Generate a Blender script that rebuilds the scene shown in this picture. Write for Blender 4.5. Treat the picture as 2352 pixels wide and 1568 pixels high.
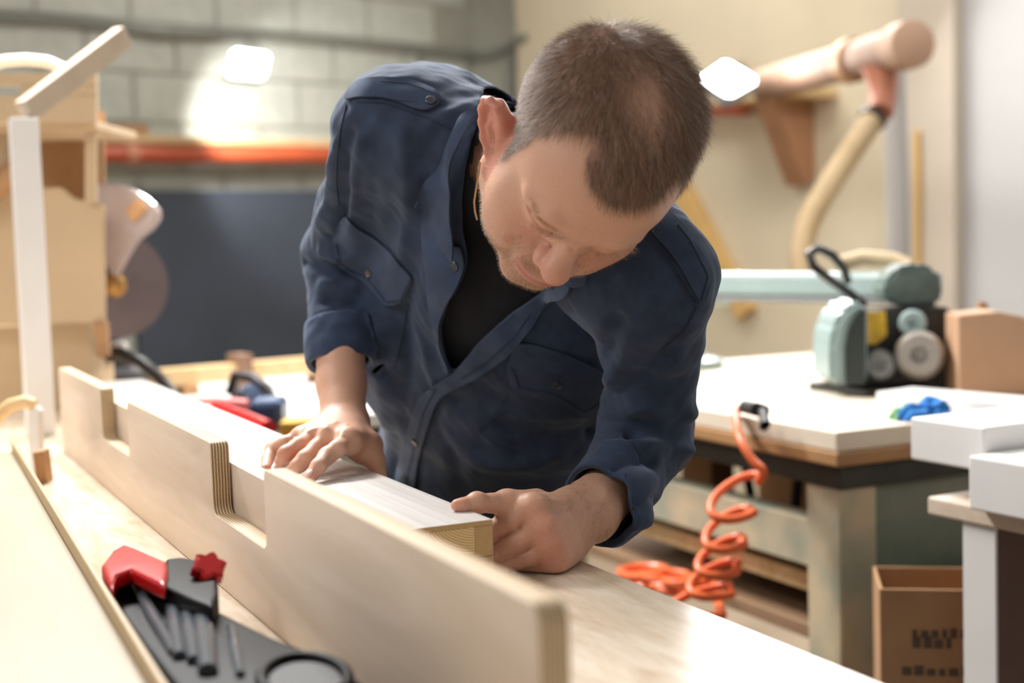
import bpy, bmesh, math, random
import numpy as np
from mathutils import Vector, Matrix
from mathutils.bvhtree import BVHTree
from mathutils.geometry import delaunay_2d_cdt
random.seed(7); rng = np.random.default_rng(7)
SC = bpy.context.scene; COL = SC.collection
for o in list(bpy.data.objects): bpy.data.objects.remove(o)

# ------------------------------------------------------------------ camera
FPX, CX, CY = 3267.0, 1176.0, 784.0
_p = math.atan(243/FPX); _r = math.radians(1.78)
AX = np.array([1.0, 0, 0]); CF = np.array([0, math.cos(_p), -math.sin(_p)]); _u0 = np.cross(AX, CF)
CR = AX*math.cos(_r) - _u0*math.sin(_r); CU = _u0*math.cos(_r) + AX*math.sin(_r)
CAM = np.array([0, 0, 1.22])
cd = bpy.data.cameras.new('camera'); co = bpy.data.objects.new('camera', cd); COL.objects.link(co)
cd.sensor_width = 36.0; cd.lens = FPX/2352*36.0; cd.clip_start = .05; cd.clip_end = 60
cd.dof.use_dof = True; cd.dof.focus_distance = 1.40; cd.dof.aperture_fstop = 3.3
m4 = Matrix.Identity(4)
for i in range(3):
    m4[i][0] = CR[i]; m4[i][1] = CU[i]; m4[i][2] = -CF[i]; m4[i][3] = CAM[i]
co.matrix_world = m4; SC.camera = co

# ------------------------------------------------------------------ light and exposure
SC.view_settings.view_transform = 'Standard'; SC.view_settings.look = 'None'
SC.view_settings.gamma = 1.0; SC.view_settings.exposure = 0.0; SC.view_settings.use_curve_mapping = False
wd = bpy.data.worlds.new('daylight'); SC.world = wd; wd.use_nodes = True
bgn = wd.node_tree.nodes['Background']; bgn.inputs[0].default_value = (.93, .96, 1.0, 1); bgn.inputs[1].default_value = WORLD_S = .42
def area(name, loc, target, size, sy, power, colr=(1, .97, .93)):
    l = bpy.data.lights.new(name, 'AREA'); l.shape = 'RECTANGLE'; l.size = size; l.size_y = sy; l.energy = power; l.color = colr
    o = bpy.data.objects.new(name, l); COL.objects.link(o); o.location = loc
    d = Vector(target) - Vector(loc); o.rotation_euler = d.to_track_quat('-Z', 'Y').to_euler(); return o
area('ceiling_lamp_light', (-1.0, 3.15, 2.95), (-.15, 1.6, .9), 1.3, .4, 158, (1, .985, .97))
area('hanging_lamp_light', (.84, 5.05, 2.34), (.42, 2.3, .9), 1.2, .55, 50, (1, .98, .96))
area('ceiling_lamp_light', (2.1, 3.3, 3.0), (1.8, 3.4, .9), 1.2, .5, 38, (1, .98, .96))
area('ceiling_lamp_light', (-1.7, .7, 2.6), (-.1, 1.3, 1.1), 1.2, .5, 20, (1, .985, .97))
area('ceiling_lamp_light', (.2, 5.2, 3.0), (.1, 5.0, .9), 1.4, .6, 28, (1, .98, .96))
SC.cycles.max_bounces = 6; SC.cycles.diffuse_bounces = 3; SC.cycles.glossy_bounces = 3; SC.cycles.transmission_bounces = 4
SC.cycles.caustics_reflective = False; SC.cycles.caustics_refractive = False; SC.cycles.sample_clamp_indirect = 6

# ------------------------------------------------------------------ helpers
def ray(x, y): return CF + CR*((x-CX)/FPX) - CU*((y-CY)/FPX)
def P(x, y, Y): d = ray(x, y); return CAM + d*(Y/d[1])
def PZ(x, y, Z): d = ray(x, y); return CAM + d*((Z-CAM[2])/d[2])
def proj(q):
    q = np.asarray(q, float) - CAM; z = q@CF
    return np.stack([CX+FPX*(q@CR)/z, CY-FPX*(q@CU)/z], -1)
def lin(r, g, b):
    f = lambda c: (c/255/12.92 if c/255 <= .04045 else ((c/255+.055)/1.055)**2.4)
    return (f(r), f(g), f(b), 1)
def unit(v): v = np.asarray(v, float); return v/np.linalg.norm(v)

def tag(o, label=None, cat=None, group=None, kind=None):
    if label: o['label'] = label
    if cat: o['category'] = cat
    if group: o['group'] = group
    if kind: o['kind'] = kind
    return o
def empty(name, loc=(0, 0, 0), rz=0.0, label=None, cat=None, group=None):
    o = bpy.data.objects.new(name, None); COL.objects.link(o); o.location = loc; o.rotation_euler = (0, 0, rz); o.empty_display_size = .05
    return tag(o, label, cat, group)
def wm(o):
    m = Matrix.Translation(o.location) @ o.rotation_euler.to_matrix().to_4x4()
    return m if o.parent is None else wm(o.parent) @ o.matrix_parent_inverse @ m
def link(name, me, mats, parent=None, world=False, smooth=False):
    o = bpy.data.objects.new(name, me); COL.objects.link(o)
    for m in (mats if isinstance(mats, (list, tuple)) else [mats]): me.materials.append(m)
    if smooth: me.shade_smooth()
    if parent is not None:
        o.parent = parent
        if world:
            o.matrix_parent_inverse = wm(parent).inverted()
    return o
def mesh_np(name, V, Fq):
    me = bpy.data.meshes.new(name)
    me.from_pydata([tuple(v) for v in np.asarray(V).tolist()], [], [tuple(f) for f in (Fq.tolist() if hasattr(Fq, 'tolist') else Fq)]); me.update(); return me

class MB:
    """collects shapes into one bmesh"""
    def __init__(s): s.bm = bmesh.new()
    def box(s, lo, hi, bevel=0.0, M=None, seg=2):
        b = bmesh.new(); bmesh.ops.create_cube(b, size=1)
        lo = Vector(lo); hi = Vector(hi)
        for v in b.verts: v.co = Vector(((lo[i]+hi[i])/2 + v.co[i]*(hi[i]-lo[i]) for i in range(3)))
        if bevel: bmesh.ops.bevel(b, geom=b.edges[:], offset=bevel, segments=seg, profile=.5, affect='EDGES')
        return s._merge(b, M)
    def _merge(s, b, M=None):
        if M is not None: b.transform(M)
        t = bpy.data.meshes.new('t'); b.to_mesh(t); b.free(); s.bm.from_mesh(t); bpy.data.meshes.remove(t); return s
    def tube(s, pts, rad, n=12, cap=True, closed=False):
        pts = [Vector(p) for p in pts]; N = len(pts); rads = rad if hasattr(rad, '__len__') else [rad]*N
        b = bmesh.new(); rings = []; up = None
        for i, p in enumerate(pts):
            a = pts[(i-1) % N] if (i > 0 or closed) else pts[0]; c = pts[(i+1) % N] if (i < N-1 or closed) else pts[-1]
            t = (c-a).normalized() if (c-a).length > 1e-9 else Vector((0, 0, 1))
            if up is None:
                up = Vector((0, 0, 1)) if abs(t.z) < .9 else Vector((1, 0, 0))
            up = (up - t*up.dot(t)); up = up.normalized() if up.length > 1e-6 else t.orthogonal().normalized()
            w = t.cross(up)
            rings.append([b.verts.new(p + (up*math.cos(2*math.pi*k/n) + w*math.sin(2*math.pi*k/n))*rads[i]) for k in range(n)])
        for i in range(N if closed else N-1):
            A, B = rings[i], rings[(i+1) % N]
            for k in range(n): b.faces.new((A[k], A[(k+1) % n], B[(k+1) % n], B[k]))
        if cap and not closed: b.faces.new(rings[0][::-1]); b.faces.new(rings[-1])
        bmesh.ops.recalc_face_normals(b, faces=b.faces[:])
        return s._merge(b)
    def lathe(s, prof, n=32, M=None, cap=True):
        """prof: list of (radius, z)"""
        b = bmesh.new(); rings = []
        for r, z in prof: rings.append([b.verts.new((max(r, 1e-5)*math.cos(2*math.pi*k/n), max(r, 1e-5)*math.sin(2*math.pi*k/n), z)) for k in range(n)])
        for A, B in zip(rings, rings[1:]):
            for k in range(n): b.faces.new((A[k], A[(k+1) % n], B[(k+1) % n], B[k]))
        if cap: b.faces.new(rings[0][::-1]); b.faces.new(rings[-1])
        bmesh.ops.recalc_face_normals(b, faces=b.faces[:])
        return s._merge(b, M)
    def prism(s, poly, depth, M=None, bevel=0.0, seg=2):
        """poly in local XZ, extruded along local Y from 0 to depth"""
        b = bmesh.new(); vs = [b.verts.new((x, 0, z)) for x, z in poly]; f = b.faces.new(vs)
        e = bmesh.ops.extrude_face_region(b, geom=[f]); 
        for v in e['geom']:
            if isinstance(v, bmesh.types.BMVert): v.co.y += depth
        bmesh.ops.recalc_face_normals(b, faces=b.faces[:])
        if bevel: bmesh.ops.bevel(b, geom=b.edges[:], offset=bevel, segments=seg, profile=.5, affect='EDGES', clamp_overlap=True)
        return s._merge(b, M)
    def build(s, name, mats, parent=None, world=False, smooth=False, edge_axis=None):
        me = bpy.data.meshes.new(name); s.bm.to_mesh(me); s.bm.free()
        if smooth:
            me.shade_smooth()
            try: me.set_sharp_from_angle(angle=math.radians(40))
            except Exception: pass
        if edge_axis is not None:      # second slot for faces that are not veneer faces
            for p in me.polygons: p.material_index = 0 if abs(p.normal[edge_axis]) > .8 else 1
        return link(name, me, mats, parent, world)

# ------------------------------------------------------------------ materials
def mat(name, col, rough=.5, metal=0.0, noise=0.0, nscale=20.0, bump=0.0, bscale=80.0, col2=None, spec=None, coat=0.0, stretch=(1, 1, 1), detail=4.0):
    m = bpy.data.materials.new(name); m.use_nodes = True; nt = m.node_tree; N = nt.nodes; L = nt.links
    b = N['Principled BSDF']; b.inputs['Roughness'].default_value = rough; b.inputs['Metallic'].default_value = metal
    if spec is not None: b.inputs['Specular IOR Level'].default_value = spec
    if coat: b.inputs['Coat Weight'].default_value = coat; b.inputs['Coat Roughness'].default_value = .15
    tc = N.new('ShaderNodeTexCoord'); mp = N.new('ShaderNodeMapping'); mp.inputs['Scale'].default_value = stretch
    L.new(tc.outputs['Object'], mp.inputs['Vector'])
    nz = N.new('ShaderNodeTexNoise'); nz.inputs['Scale'].default_value = nscale; nz.inputs['Detail'].default_value = detail
    L.new(mp.outputs[0], nz.inputs['Vector'])
    cr = N.new('ShaderNodeValToRGB'); c = col if len(col) == 4 else (*col, 1)
    c2 = col2 if col2 is not None else tuple(x*(1-noise) for x in c[:3])+(1,)
    cr.color_ramp.elements[0].position = .35; cr.color_ramp.elements[1].position = .65
    cr.color_ramp.elements[0].color = c2; cr.color_ramp.elements[1].color = c
    L.new(nz.outputs[0], cr.inputs[0]); L.new(cr.outputs[0], b.inputs['Base Color'])
    if bump:
        n2 = N.new('ShaderNodeTexNoise'); n2.inputs['Scale'].default_value = bscale; n2.inputs['Detail'].default_value = 3
        L.new(mp.outputs[0], n2.inputs['Vector'])
        bp = N.new('ShaderNodeBump'); bp.inputs['Strength'].default_value = bump; bp.inputs['Distance'].default_value = .002
        L.new(n2.outputs[0], bp.inputs['Height']); L.new(bp.outputs[0], b.inputs['Normal'])
    return m
def wood(name, c1, c2, scale=14.0, stretch=(.6, 8, 8), rough=.45, fine=.25, spec=.4, dist=1.5):
    """grain running along local X"""
    m = bpy.data.materials.new(name); m.use_nodes = True; nt = m.node_tree; N = nt.nodes; L = nt.links; b = N['Principled BSDF']
    b.inputs['Roughness'].default_value = rough; b.inputs['Specular IOR Level'].default_value = spec
    tc = N.new('ShaderNodeTexCoord'); mp = N.new('ShaderNodeMapping'); mp.inputs['Scale'].default_value = stretch; L.new(tc.outputs['Object'], mp.inputs['Vector'])
    nz = N.new('ShaderNodeTexNoise'); nz.inputs['Scale'].default_value = scale*.25; nz.inputs['Detail'].default_value = 5; nz.inputs['Distortion'].default_value = dist; L.new(mp.outputs[0], nz.inputs['Vector'])
    n2 = N.new('ShaderNodeTexNoise'); n2.inputs['Scale'].default_value = scale*3; n2.inputs['Detail'].default_value = 6; L.new(mp.outputs[0], n2.inputs['Vector'])
    mx = N.new('ShaderNodeMath'); mx.operation = 'MULTIPLY_ADD'; mx.inputs[1].default_value = fine; L.new(n2.outputs[0], mx.inputs[0]); L.new(nz.outputs[0], mx.inputs[2])
    cr = N.new('ShaderNodeValToRGB'); cr.color_ramp.elements[0].position = .38+fine*.4; cr.color_ramp.elements[1].position = .62+fine*.6
    cr.color_ramp.elements[0].color = c1; cr.color_ramp.elements[1].color = c2
    L.new(mx.outputs[0], cr.inputs[0]); L.new(cr.outputs[0], b.inputs['Base Color'])
    bp = N.new('ShaderNodeBump'); bp.inputs['Strength'].default_value = .08; bp.inputs['Distance'].default_value = .001; L.new(n2.outputs[0], bp.inputs['Height']); L.new(bp.outputs[0], b.inputs['Normal'])
    return m
def plyedge(name, c1, c2, pitch=.0014, axis=1):
    """thin veneer layers stacked along a local axis"""
    m = bpy.data.materials.new(name); m.use_nodes = True; nt = m.node_tree; N = nt.nodes; L = nt.links; b = N['Principled BSDF']; b.inputs['Roughness'].default_value = .6
    tc = N.new('ShaderNodeTexCoord'); sx = N.new('ShaderNodeSeparateXYZ'); L.new(tc.outputs['Object'], sx.inputs[0])
    nz = N.new('ShaderNodeTexNoise'); nz.inputs['Scale'].default_value = 60; L.new(tc.outputs['Object'], nz.inputs['Vector'])
    a = N.new('ShaderNodeMath'); a.operation = 'MULTIPLY'; a.inputs[1].default_value = 2*math.pi/(2*pitch); L.new(sx.outputs[axis], a.inputs[0])
    ad = N.new('ShaderNodeMath'); ad.operation = 'MULTIPLY_ADD'; ad.inputs[1].default_value = 1.6; L.new(nz.outputs[0], ad.inputs[0]); L.new(a.outputs[0], ad.inputs[2])
    sn = N.new('ShaderNodeMath'); sn.operation = 'SINE'; L.new(ad.outputs[0], sn.inputs[0])
    n2 = N.new('ShaderNodeTexNoise'); n2.inputs['Scale'].default_value = 400; L.new(tc.outputs['Object'], n2.inputs['Vector'])
    m2 = N.new('ShaderNodeMath'); m2.operation = 'MULTIPLY_ADD'; m2.inputs[1].default_value = .35; m2.inputs[2].default_value = .33; L.new(sn.outputs[0], m2.inputs[0])
    m3 = N.new('ShaderNodeMath'); m3.operation = 'MULTIPLY_ADD'; m3.inputs[1].default_value = .35; L.new(n2.outputs[0], m3.inputs[0]); L.new(m2.outputs[0], m3.inputs[2])
    cr = N.new('ShaderNodeValToRGB'); cr.color_ramp.elements[0].color = c1; cr.color_ramp.elements[1].color = c2; cr.color_ramp.elements[0].position = .3; cr.color_ramp.elements[1].position = .75
    L.new(m3.outputs[0], cr.inputs[0]); L.new(cr.outputs[0], b.inputs['Base Color']); return m
def emis(name, col, s):
    m = bpy.data.materials.new(name); m.use_nodes = True; b = m.node_tree.nodes['Principled BSDF']
    b.inputs['Base Color'].default_value = (*col, 1); b.inputs['Emission Color'].default_value = (*col, 1); b.inputs['Emission Strength'].default_value = s; return m
def vmat(name, attr, rough=.5, sss=0.0, bump=0.0, bscale=900.0, spec=.4, nmul=.12, nscale=300.0):
    """base colour read from a colour attribute, times a little noise"""
    m = bpy.data.materials.new(name); m.use_nodes = True; nt = m.node_tree; N = nt.nodes; L = nt.links; b = N['Principled BSDF']
    b.inputs['Roughness'].default_value = rough; b.inputs['Specular IOR Level'].default_value = spec
    at = N.new('ShaderNodeAttribute'); at.attribute_name = attr
    tc = N.new('ShaderNodeTexCoord'); nz = N.new('ShaderNodeTexNoise'); nz.inputs['Scale'].default_value = nscale; nz.inputs['Detail'].default_value = 5; L.new(tc.outputs['Object'], nz.inputs['Vector'])
    mr = N.new('ShaderNodeMapRange'); mr.inputs['From Min'].default_value = .3; mr.inputs['From Max'].default_value = .7; mr.inputs['To Min'].default_value = 1-nmul; mr.inputs['To Max'].default_value = 1+nmul; L.new(nz.outputs[0], mr.inputs[0])
    mx = N.new('ShaderNodeVectorMath'); mx.operation = 'SCALE'; L.new(at.outputs['Color'], mx.inputs[0]); L.new(mr.outputs[0], mx.inputs['Scale']); L.new(mx.outputs[0], b.inputs['Base Color'])
    if sss:
        b.inputs['Subsurface Weight'].default_value = sss; b.inputs['Subsurface Radius'].default_value = (1, .35, .2); b.inputs['Subsurface Scale'].default_value = .006
    if bump:
        n2 = N.new('ShaderNodeTexNoise'); n2.inputs['Scale'].default_value = bscale; n2.inputs['Detail'].default_value = 3; L.new(tc.outputs['Object'], n2.inputs['Vector'])
        bp = N.new('ShaderNodeBump'); bp.inputs['Strength'].default_value = bump; bp.inputs['Distance'].default_value = .001; L.new(n2.outputs[0], bp.inputs['Height']); L.new(bp.outputs[0], b.inputs['Normal'])
    return m

# bench direction: the boards run away to the left at about 26 degrees; local X = along (away), Y = across (towards the man), Z = up
BD = unit((-.434, .9, 0)); BN = np.array([BD[1], -BD[0], 0.0])
def frame(origin, z=0.0, xdir=BD):
    xd = Vector(xdir).normalized(); yd = Vector((0, 0, 1)).cross(xd); 
    return Matrix(((xd.x, yd.x, 0, origin[0]), (xd.y, yd.y, 0, origin[1]), (0, 0, 1, z), (0, 0, 0, 1)))
# ------------------------------------------------------------------ structure
M_floor = mat('concrete_floor', lin(150, 132, 110), .8, noise=.25, nscale=3, bump=.2, bscale=60)
M_block = mat('painted_block', lin(186, 189, 180), .85, noise=.12, nscale=14, bump=.5, bscale=140)
M_mortar = mat('mortar', lin(158, 158, 146), .9, noise=.15, nscale=20, bump=.4, bscale=120)
M_plaster = mat('cream_plaster', lin(220, 207, 180), .85, noise=.10, nscale=2.2, bump=.15, bscale=60)
M_white_wall = mat('grey_white_plaster', lin(190, 189, 188), .85, noise=.04, nscale=2, bump=.1, bscale=60)
M_ceil = mat('ceiling_paint', lin(215, 214, 208), .9)
FX = 4.0
def slab(name, lo, hi, m, M=None, parent=None):
    return MB().box(lo, hi, M=M).build(name, m, parent)
tag(slab('floor', (-5, -3.5, -.1), (5, 9.5, 0), M_floor), kind='structure')
tag(slab('ceiling', (-5, -3.5, 3.1), (5, 9.5, 3.2), M_ceil), kind='structure')
# left wall: direction LW from its left end to the room corner; right wall runs from the corner towards the camera
CORN = np.array([-.156, 7.159, 0]); LW = np.array([.738, .674, 0]); LWN = np.array([.674, -.738, 0])     # LWN points into the room
RW = np.array([.674, -.738, 0]); RWN = np.array([-.738, -.674, 0])
def wall_frame(origin, xd, nin):
    """local X along the wall, local Y into the room, Z up"""
    return Matrix(((xd[0], nin[0], 0, origin[0]), (xd[1], nin[1], 0, origin[1]), (0, 0, 1, 0), (0, 0, 0, 1)))
ML = wall_frame(CORN, -LW, LWN)      # x = distance from the corner to the left
MR = wall_frame(CORN, RW, RWN)       # x = distance from the corner to the right
def on_wall(px, py, n, off=0.0):
    d = ray(px, py); t = ((CORN + n*off - CAM)@n)/(d@n); q = CAM + d*t
    return q
def wl(px, py, off=0.0):            # left wall local (x, z)
    q = on_wall(px, py, LWN, off); return ((q-CORN)@(-LW), q[2])
def wr(px, py, off=0.0):
    q = on_wall(px, py, RWN, off); return ((q-CORN)@RW, q[2])
def place(o, M): o.matrix_world = M; return o
wL = place(MB().box((-.15, -.15, 0), (4.4, 0, 3.1)).build('wall_left', M_mortar), ML); tag(wL, kind='structure')
# blocks of the left wall, each proud of the mortar
bh, bl = .205, .405
z0 = wl(620, 185)[1]                 # a bed joint seen in the photograph
blk = None; row = 0
zrows = [z0 + bh*k for k in range(-6, 7)]
for k, zz in enumerate(zrows):
    if zz < .3 or zz + bh > 3.05: continue
    xoff = wl(402, 150)[0] - (bl/2 if k % 2 else 0)
    i0 = int(math.floor((0.0 - xoff)/bl)); 
    for i in range(i0, i0 + 12):
        xa = xoff + i*bl
        if xa < .02 or xa + bl > 4.5: continue
        if blk is None:
            b = bmesh.new(); b.free()
            blk = MB().box((0, 0, 0), (bl-.013, .007, bh-.013), bevel=.003, seg=1).build('block', M_block, wL)
            o = blk
        else:
            o = blk.copy(); COL.objects.link(o)
        o.location = (xa + .0065, 0, zz + .0065)
wR = place(MB().box((0, -.15, 0), (4.6, 0, 3.1)).build('wall_right', M_mortar), MR); tag(wR, kind='structure')

# ------------------------------------------------------------------ bench with the work on it
BO = np.array([.008, .703, .9]); BX = unit((.427, -.904, 0)); BY = np.array([-BX[1], BX[0], 0])
MBF = Matrix(((BX[0], BY[0], 0, BO[0]), (BX[1], BY[1], 0, BO[1]), (0, 0, 1, BO[2]), (0, 0, 0, 1)))
def B(x, y, z=0.0): return BO + BX*x + BY*y + np.array([0, 0, z])
def BL(q): q = np.asarray(q)-BO; return np.array([q@BX, q@BY, q[2]])
BRZ = math.atan2(BX[1], BX[0])
M_osb = wood('bench_top', lin(208, 186, 160), lin(234, 220, 202), 10, (1.2, 6, 6), rough=.27, fine=.35, spec=.5, dist=2.5)
M_ply = wood('birch_face', lin(208, 188, 167), lin(222, 204, 186), 9, (1.0, 7, 7), rough=.5, fine=.12, dist=1.2)
M_plyE = plyedge('birch_edge', lin(150, 116, 78), lin(226, 206, 172))
M_plyE2 = plyedge('birch_edge_worn', lin(170, 150, 122), lin(236, 224, 202))
M_pine = wood('pine', lin(206, 172, 122), lin(226, 196, 150), 12, (.8, 8, 8), rough=.5)
M_mdf = mat('mdf', lin(196, 164, 116), .7, noise=.08, nscale=300, bump=.1, bscale=500)
M_white = wood('white_oiled', lin(206, 200, 195), lin(228, 225, 222), 16, (.35, 30, 30), rough=.35, fine=.3, dist=.3)
M_dark = mat('dark_steel', lin(58, 56, 58), .45, .6, noise=.2)
M_black = mat('black_plastic', lin(17, 17, 19), .3, noise=.1, nscale=60, spec=.7)
M_red = mat('red_plastic', lin(196, 24, 28), .3, noise=.06, spec=.5)

bench = empty('workbench', B(-1.2, 0, -.9), BRZ, 'pale chipboard-topped workbench the man leans on', 'workbench')
def inb(mb, name, m, parent, **k):           # geometry given in bench coordinates, object origin at the bench frame
    o = mb.build(name, m, **k); o.parent = parent; 
    pm = Matrix.Translation(parent.location) @ parent.rotation_euler.to_matrix().to_4x4()
    o.matrix_parent_inverse = pm.inverted() @ MBF; return o
inb(MB().box((-3.3, -.62, -.036), (.35, .337, 0), bevel=.002), 'bench_top', [M_osb, M_plyE], bench, edge_axis=2)
for (x, y) in ((-3.15, -.55), (-3.15, .25), (.2, -.55), (.2, .25)):
    inb(MB().box((x-.04, y-.04, -.9), (x+.04, y+.04, -.036), bevel=.003), 'leg', M_pine, bench)
inb(MB().box((-3.11, .235, -.72), (.16, .265, -.60), bevel=.003), 'stretcher', M_pine, bench)
inb(MB().box((-3.11, -.565, -.72), (.16, -.535, -.60), bevel=.003), 'stretcher', M_pine, bench)

def notched(x0, x1, notches, h, zn, r=.012):
    """outline in XZ with rounded outer corners and softly rounded notch corners"""
    pts = []
    def arc(cx, cz, r, a0, a1, n=4):
        for i in range(n+1):
            a = math.radians(a0 + (a1-a0)*i/n); pts.append((cx + r*math.cos(a), cz + r*math.sin(a)))
    pts.append((x0, 0)); pts.append((x1, 0)); arc(x1-r, h-r, r, 0, 90)
    for a, b in sorted(notches, reverse=True):
        arc(b+r*.6, h-r*.6, r*.6, 90, 180); arc(b-r*.8, zn+r*.8, r*.8, 0, -90); arc(a+r*.8, zn+r*.8, r*.8, -90, -180); arc(a-r*.6, h-r*.6, r*.6, 0, 90)
    arc(x0+r, h-r, r, 90, 180)
    return pts[::-1]
def rot_thing(name, label, cat, group=None, at=(0, 0, 0)):
    q = B(*at); return empty(name, q, BRZ, label, cat, group)
fb = inb2 = None
def ply_board(name, pts, th, y0, label, cat, mats, bev=.0045, group=None):
    mb = MB().prism(pts, th, Matrix.Translation((0, y0, .0006)), bevel=bev, seg=3)
    o = mb.build(name, mats, smooth=True, edge_axis=1); o.matrix_world = MBF; return tag(o, label, cat, group)
ply_board('notched_plywood_board', notched(-1.70, .002, [(-1.305, -1.115), (-.69, -.507)], .1345, .067), .018, 0.0,
          'long birch plywood board with two square notches, standing on edge nearest the camera', 'board', [M_ply, M_plyE])
ply_board('plywood_strip', [(-1.72, 0), (-1.72, .113), (-.17, .113), (-.17, 0)], .018, .0195,
          'plain plywood strip standing on edge right behind the notched board', 'board', [M_ply, M_plyE2], bev=.001)

# the white topped beam: two sandwich panels one on the other
M_rings = bpy.data.materials.new('pine_end_grain'); M_rings.use_nodes = True
nt = M_rings.node_tree; N = nt.nodes; L = nt.links; bb = N['Principled BSDF']; bb.inputs['Roughness'].default_value = .6
tc = N.new('ShaderNodeTexCoord'); mp = N.new('ShaderNodeMapping'); mp.inputs['Location'].default_value = (0, -.196, -.092); mp.inputs['Scale'].default_value = (0, 1, 1)
L.new(tc.outputs['Object'], mp.inputs['Vector']); wv = N.new('ShaderNodeTexWave'); wv.wave_type = 'RINGS'; wv.rings_direction = 'SPHERICAL'; wv.wave_profile = 'SAW'
wv.inputs['Scale'].default_value = 130; wv.inputs['Distortion'].default_value = .6; wv.inputs['Detail'].default_value = 1; wv.inputs['Detail Scale'].default_value = .5; L.new(mp.outputs[0], wv.inputs['Vector'])
cr = N.new('ShaderNodeValToRGB'); cr.color_ramp.elements[0].position = .25; cr.color_ramp.elements[0].color = lin(240, 216, 166); cr.color_ramp.elements[1].position = .95; cr.color_ramp.elements[1].color = lin(190, 140, 84)
L.new(wv.outputs[0], cr.inputs[0]); L.new(cr.outputs[0], bb.inputs['Base Color'])
def sandwich(z0, h, x1, label, skin):
    r = rot_thing('beam', label, 'beam', 'white topped laminated beams', (-1.3, .15, z0))
    inb(MB().box((-2.15, .085, z0+h-.005), (x1, .213, z0+h), bevel=.0006), 'top_skin', [M_white, M_mdf], r, edge_axis=2)
    inb(MB().box((-2.15, .195, z0), (x1-.0002, .2128, z0+h-.0052), bevel=.0006), 'edge_strip', M_mdf, r)
    inb(MB().box((-2.15, .104, z0+.004), (x1-.0004, .1948, z0+h-.0052)), 'core', [M_rings], r)
    inb(MB().box((-2.15, .0852, z0), (x1-.0002, .1038, z0+h-.0052), bevel=.0006), 'edge_strip', M_mdf, r)
    inb(MB().box((-2.15, .104, z0), (x1-.0002, .1948, z0+.0038)), 'bottom_skin', M_mdf, r)
    return r
sandwich(.0004, .0326, -.5225, 'lower laminated beam, lying on the bench beneath the white topped one', M_mdf)
sandwich(.0334, .0326, -.522, 'white topped laminated beam under the man\'s hands, showing pine end grain', M_white)

# tray-like panel with a raised edging strip, close to the camera at the left
pan = rot_thing('edged_panel', 'pale panel with raised edging strip, blurred at the lower left near the camera', 'panel', None, (-.8, -.3, 0))
A = BL(PZ(33, 1012, .96)); Bq = BL(PZ(385, 1568, .96)); dv = unit(Bq-A); nv = np.array([-dv[1], dv[0], 0])     # nv points towards the boards
Bx = A + dv*1.42; A_pan, nv_pan = A.copy(), nv.copy()
def quad_prism(mb, pts, z0, z1):
    b = bmesh.new(); vs = [b.verts.new((p[0], p[1], z0)) for p in pts]; f = b.faces.new(vs); e = bmesh.ops.extrude_face_region(b, geom=[f])
    for v in e['geom']:
        if isinstance(v, bmesh.types.BMVert): v.co.z = z1
    bmesh.ops.recalc_face_normals(b, faces=b.faces[:]); bmesh.ops.bevel(b, geom=b.edges[:], offset=.0008, segments=1, affect='EDGES'); mb._merge(b); return mb
M_pan = wood('panel_face', lin(162, 147, 122), lin(173, 159, 136), 8, (.8, 4, 4), rough=.45, fine=.15)
M_panE = mat('panel_edging', lin(184, 158, 118), .5, noise=.08, nscale=40)
inb(quad_prism(MB(), [A-nv*.34, Bx-nv*.34, Bx-nv*.0045, A-nv*.0045], .0005, .046), 'panel_face', M_pan, pan)
inb(quad_prism(MB(), [A-nv*.0043, Bx-nv*.0043, Bx, A], .0005, .060), 'edging_strip', M_panE, pan)

for nm, a, b, dp, m in (('wall_cladding', .36, 2.47, .03, M_plaster), ('pilaster', 2.4705, 2.70, .09, mat('pilaster_plaster', lin(192, 180, 164), .85, noise=.1, nscale=3)), ('wall_cladding', 2.7005, 4.6, .03, M_white_wall)):
    MB().box((a, .0005, 0), (b, dp, 3.1), bevel=.004, seg=1).build(nm, m, wR)
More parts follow.
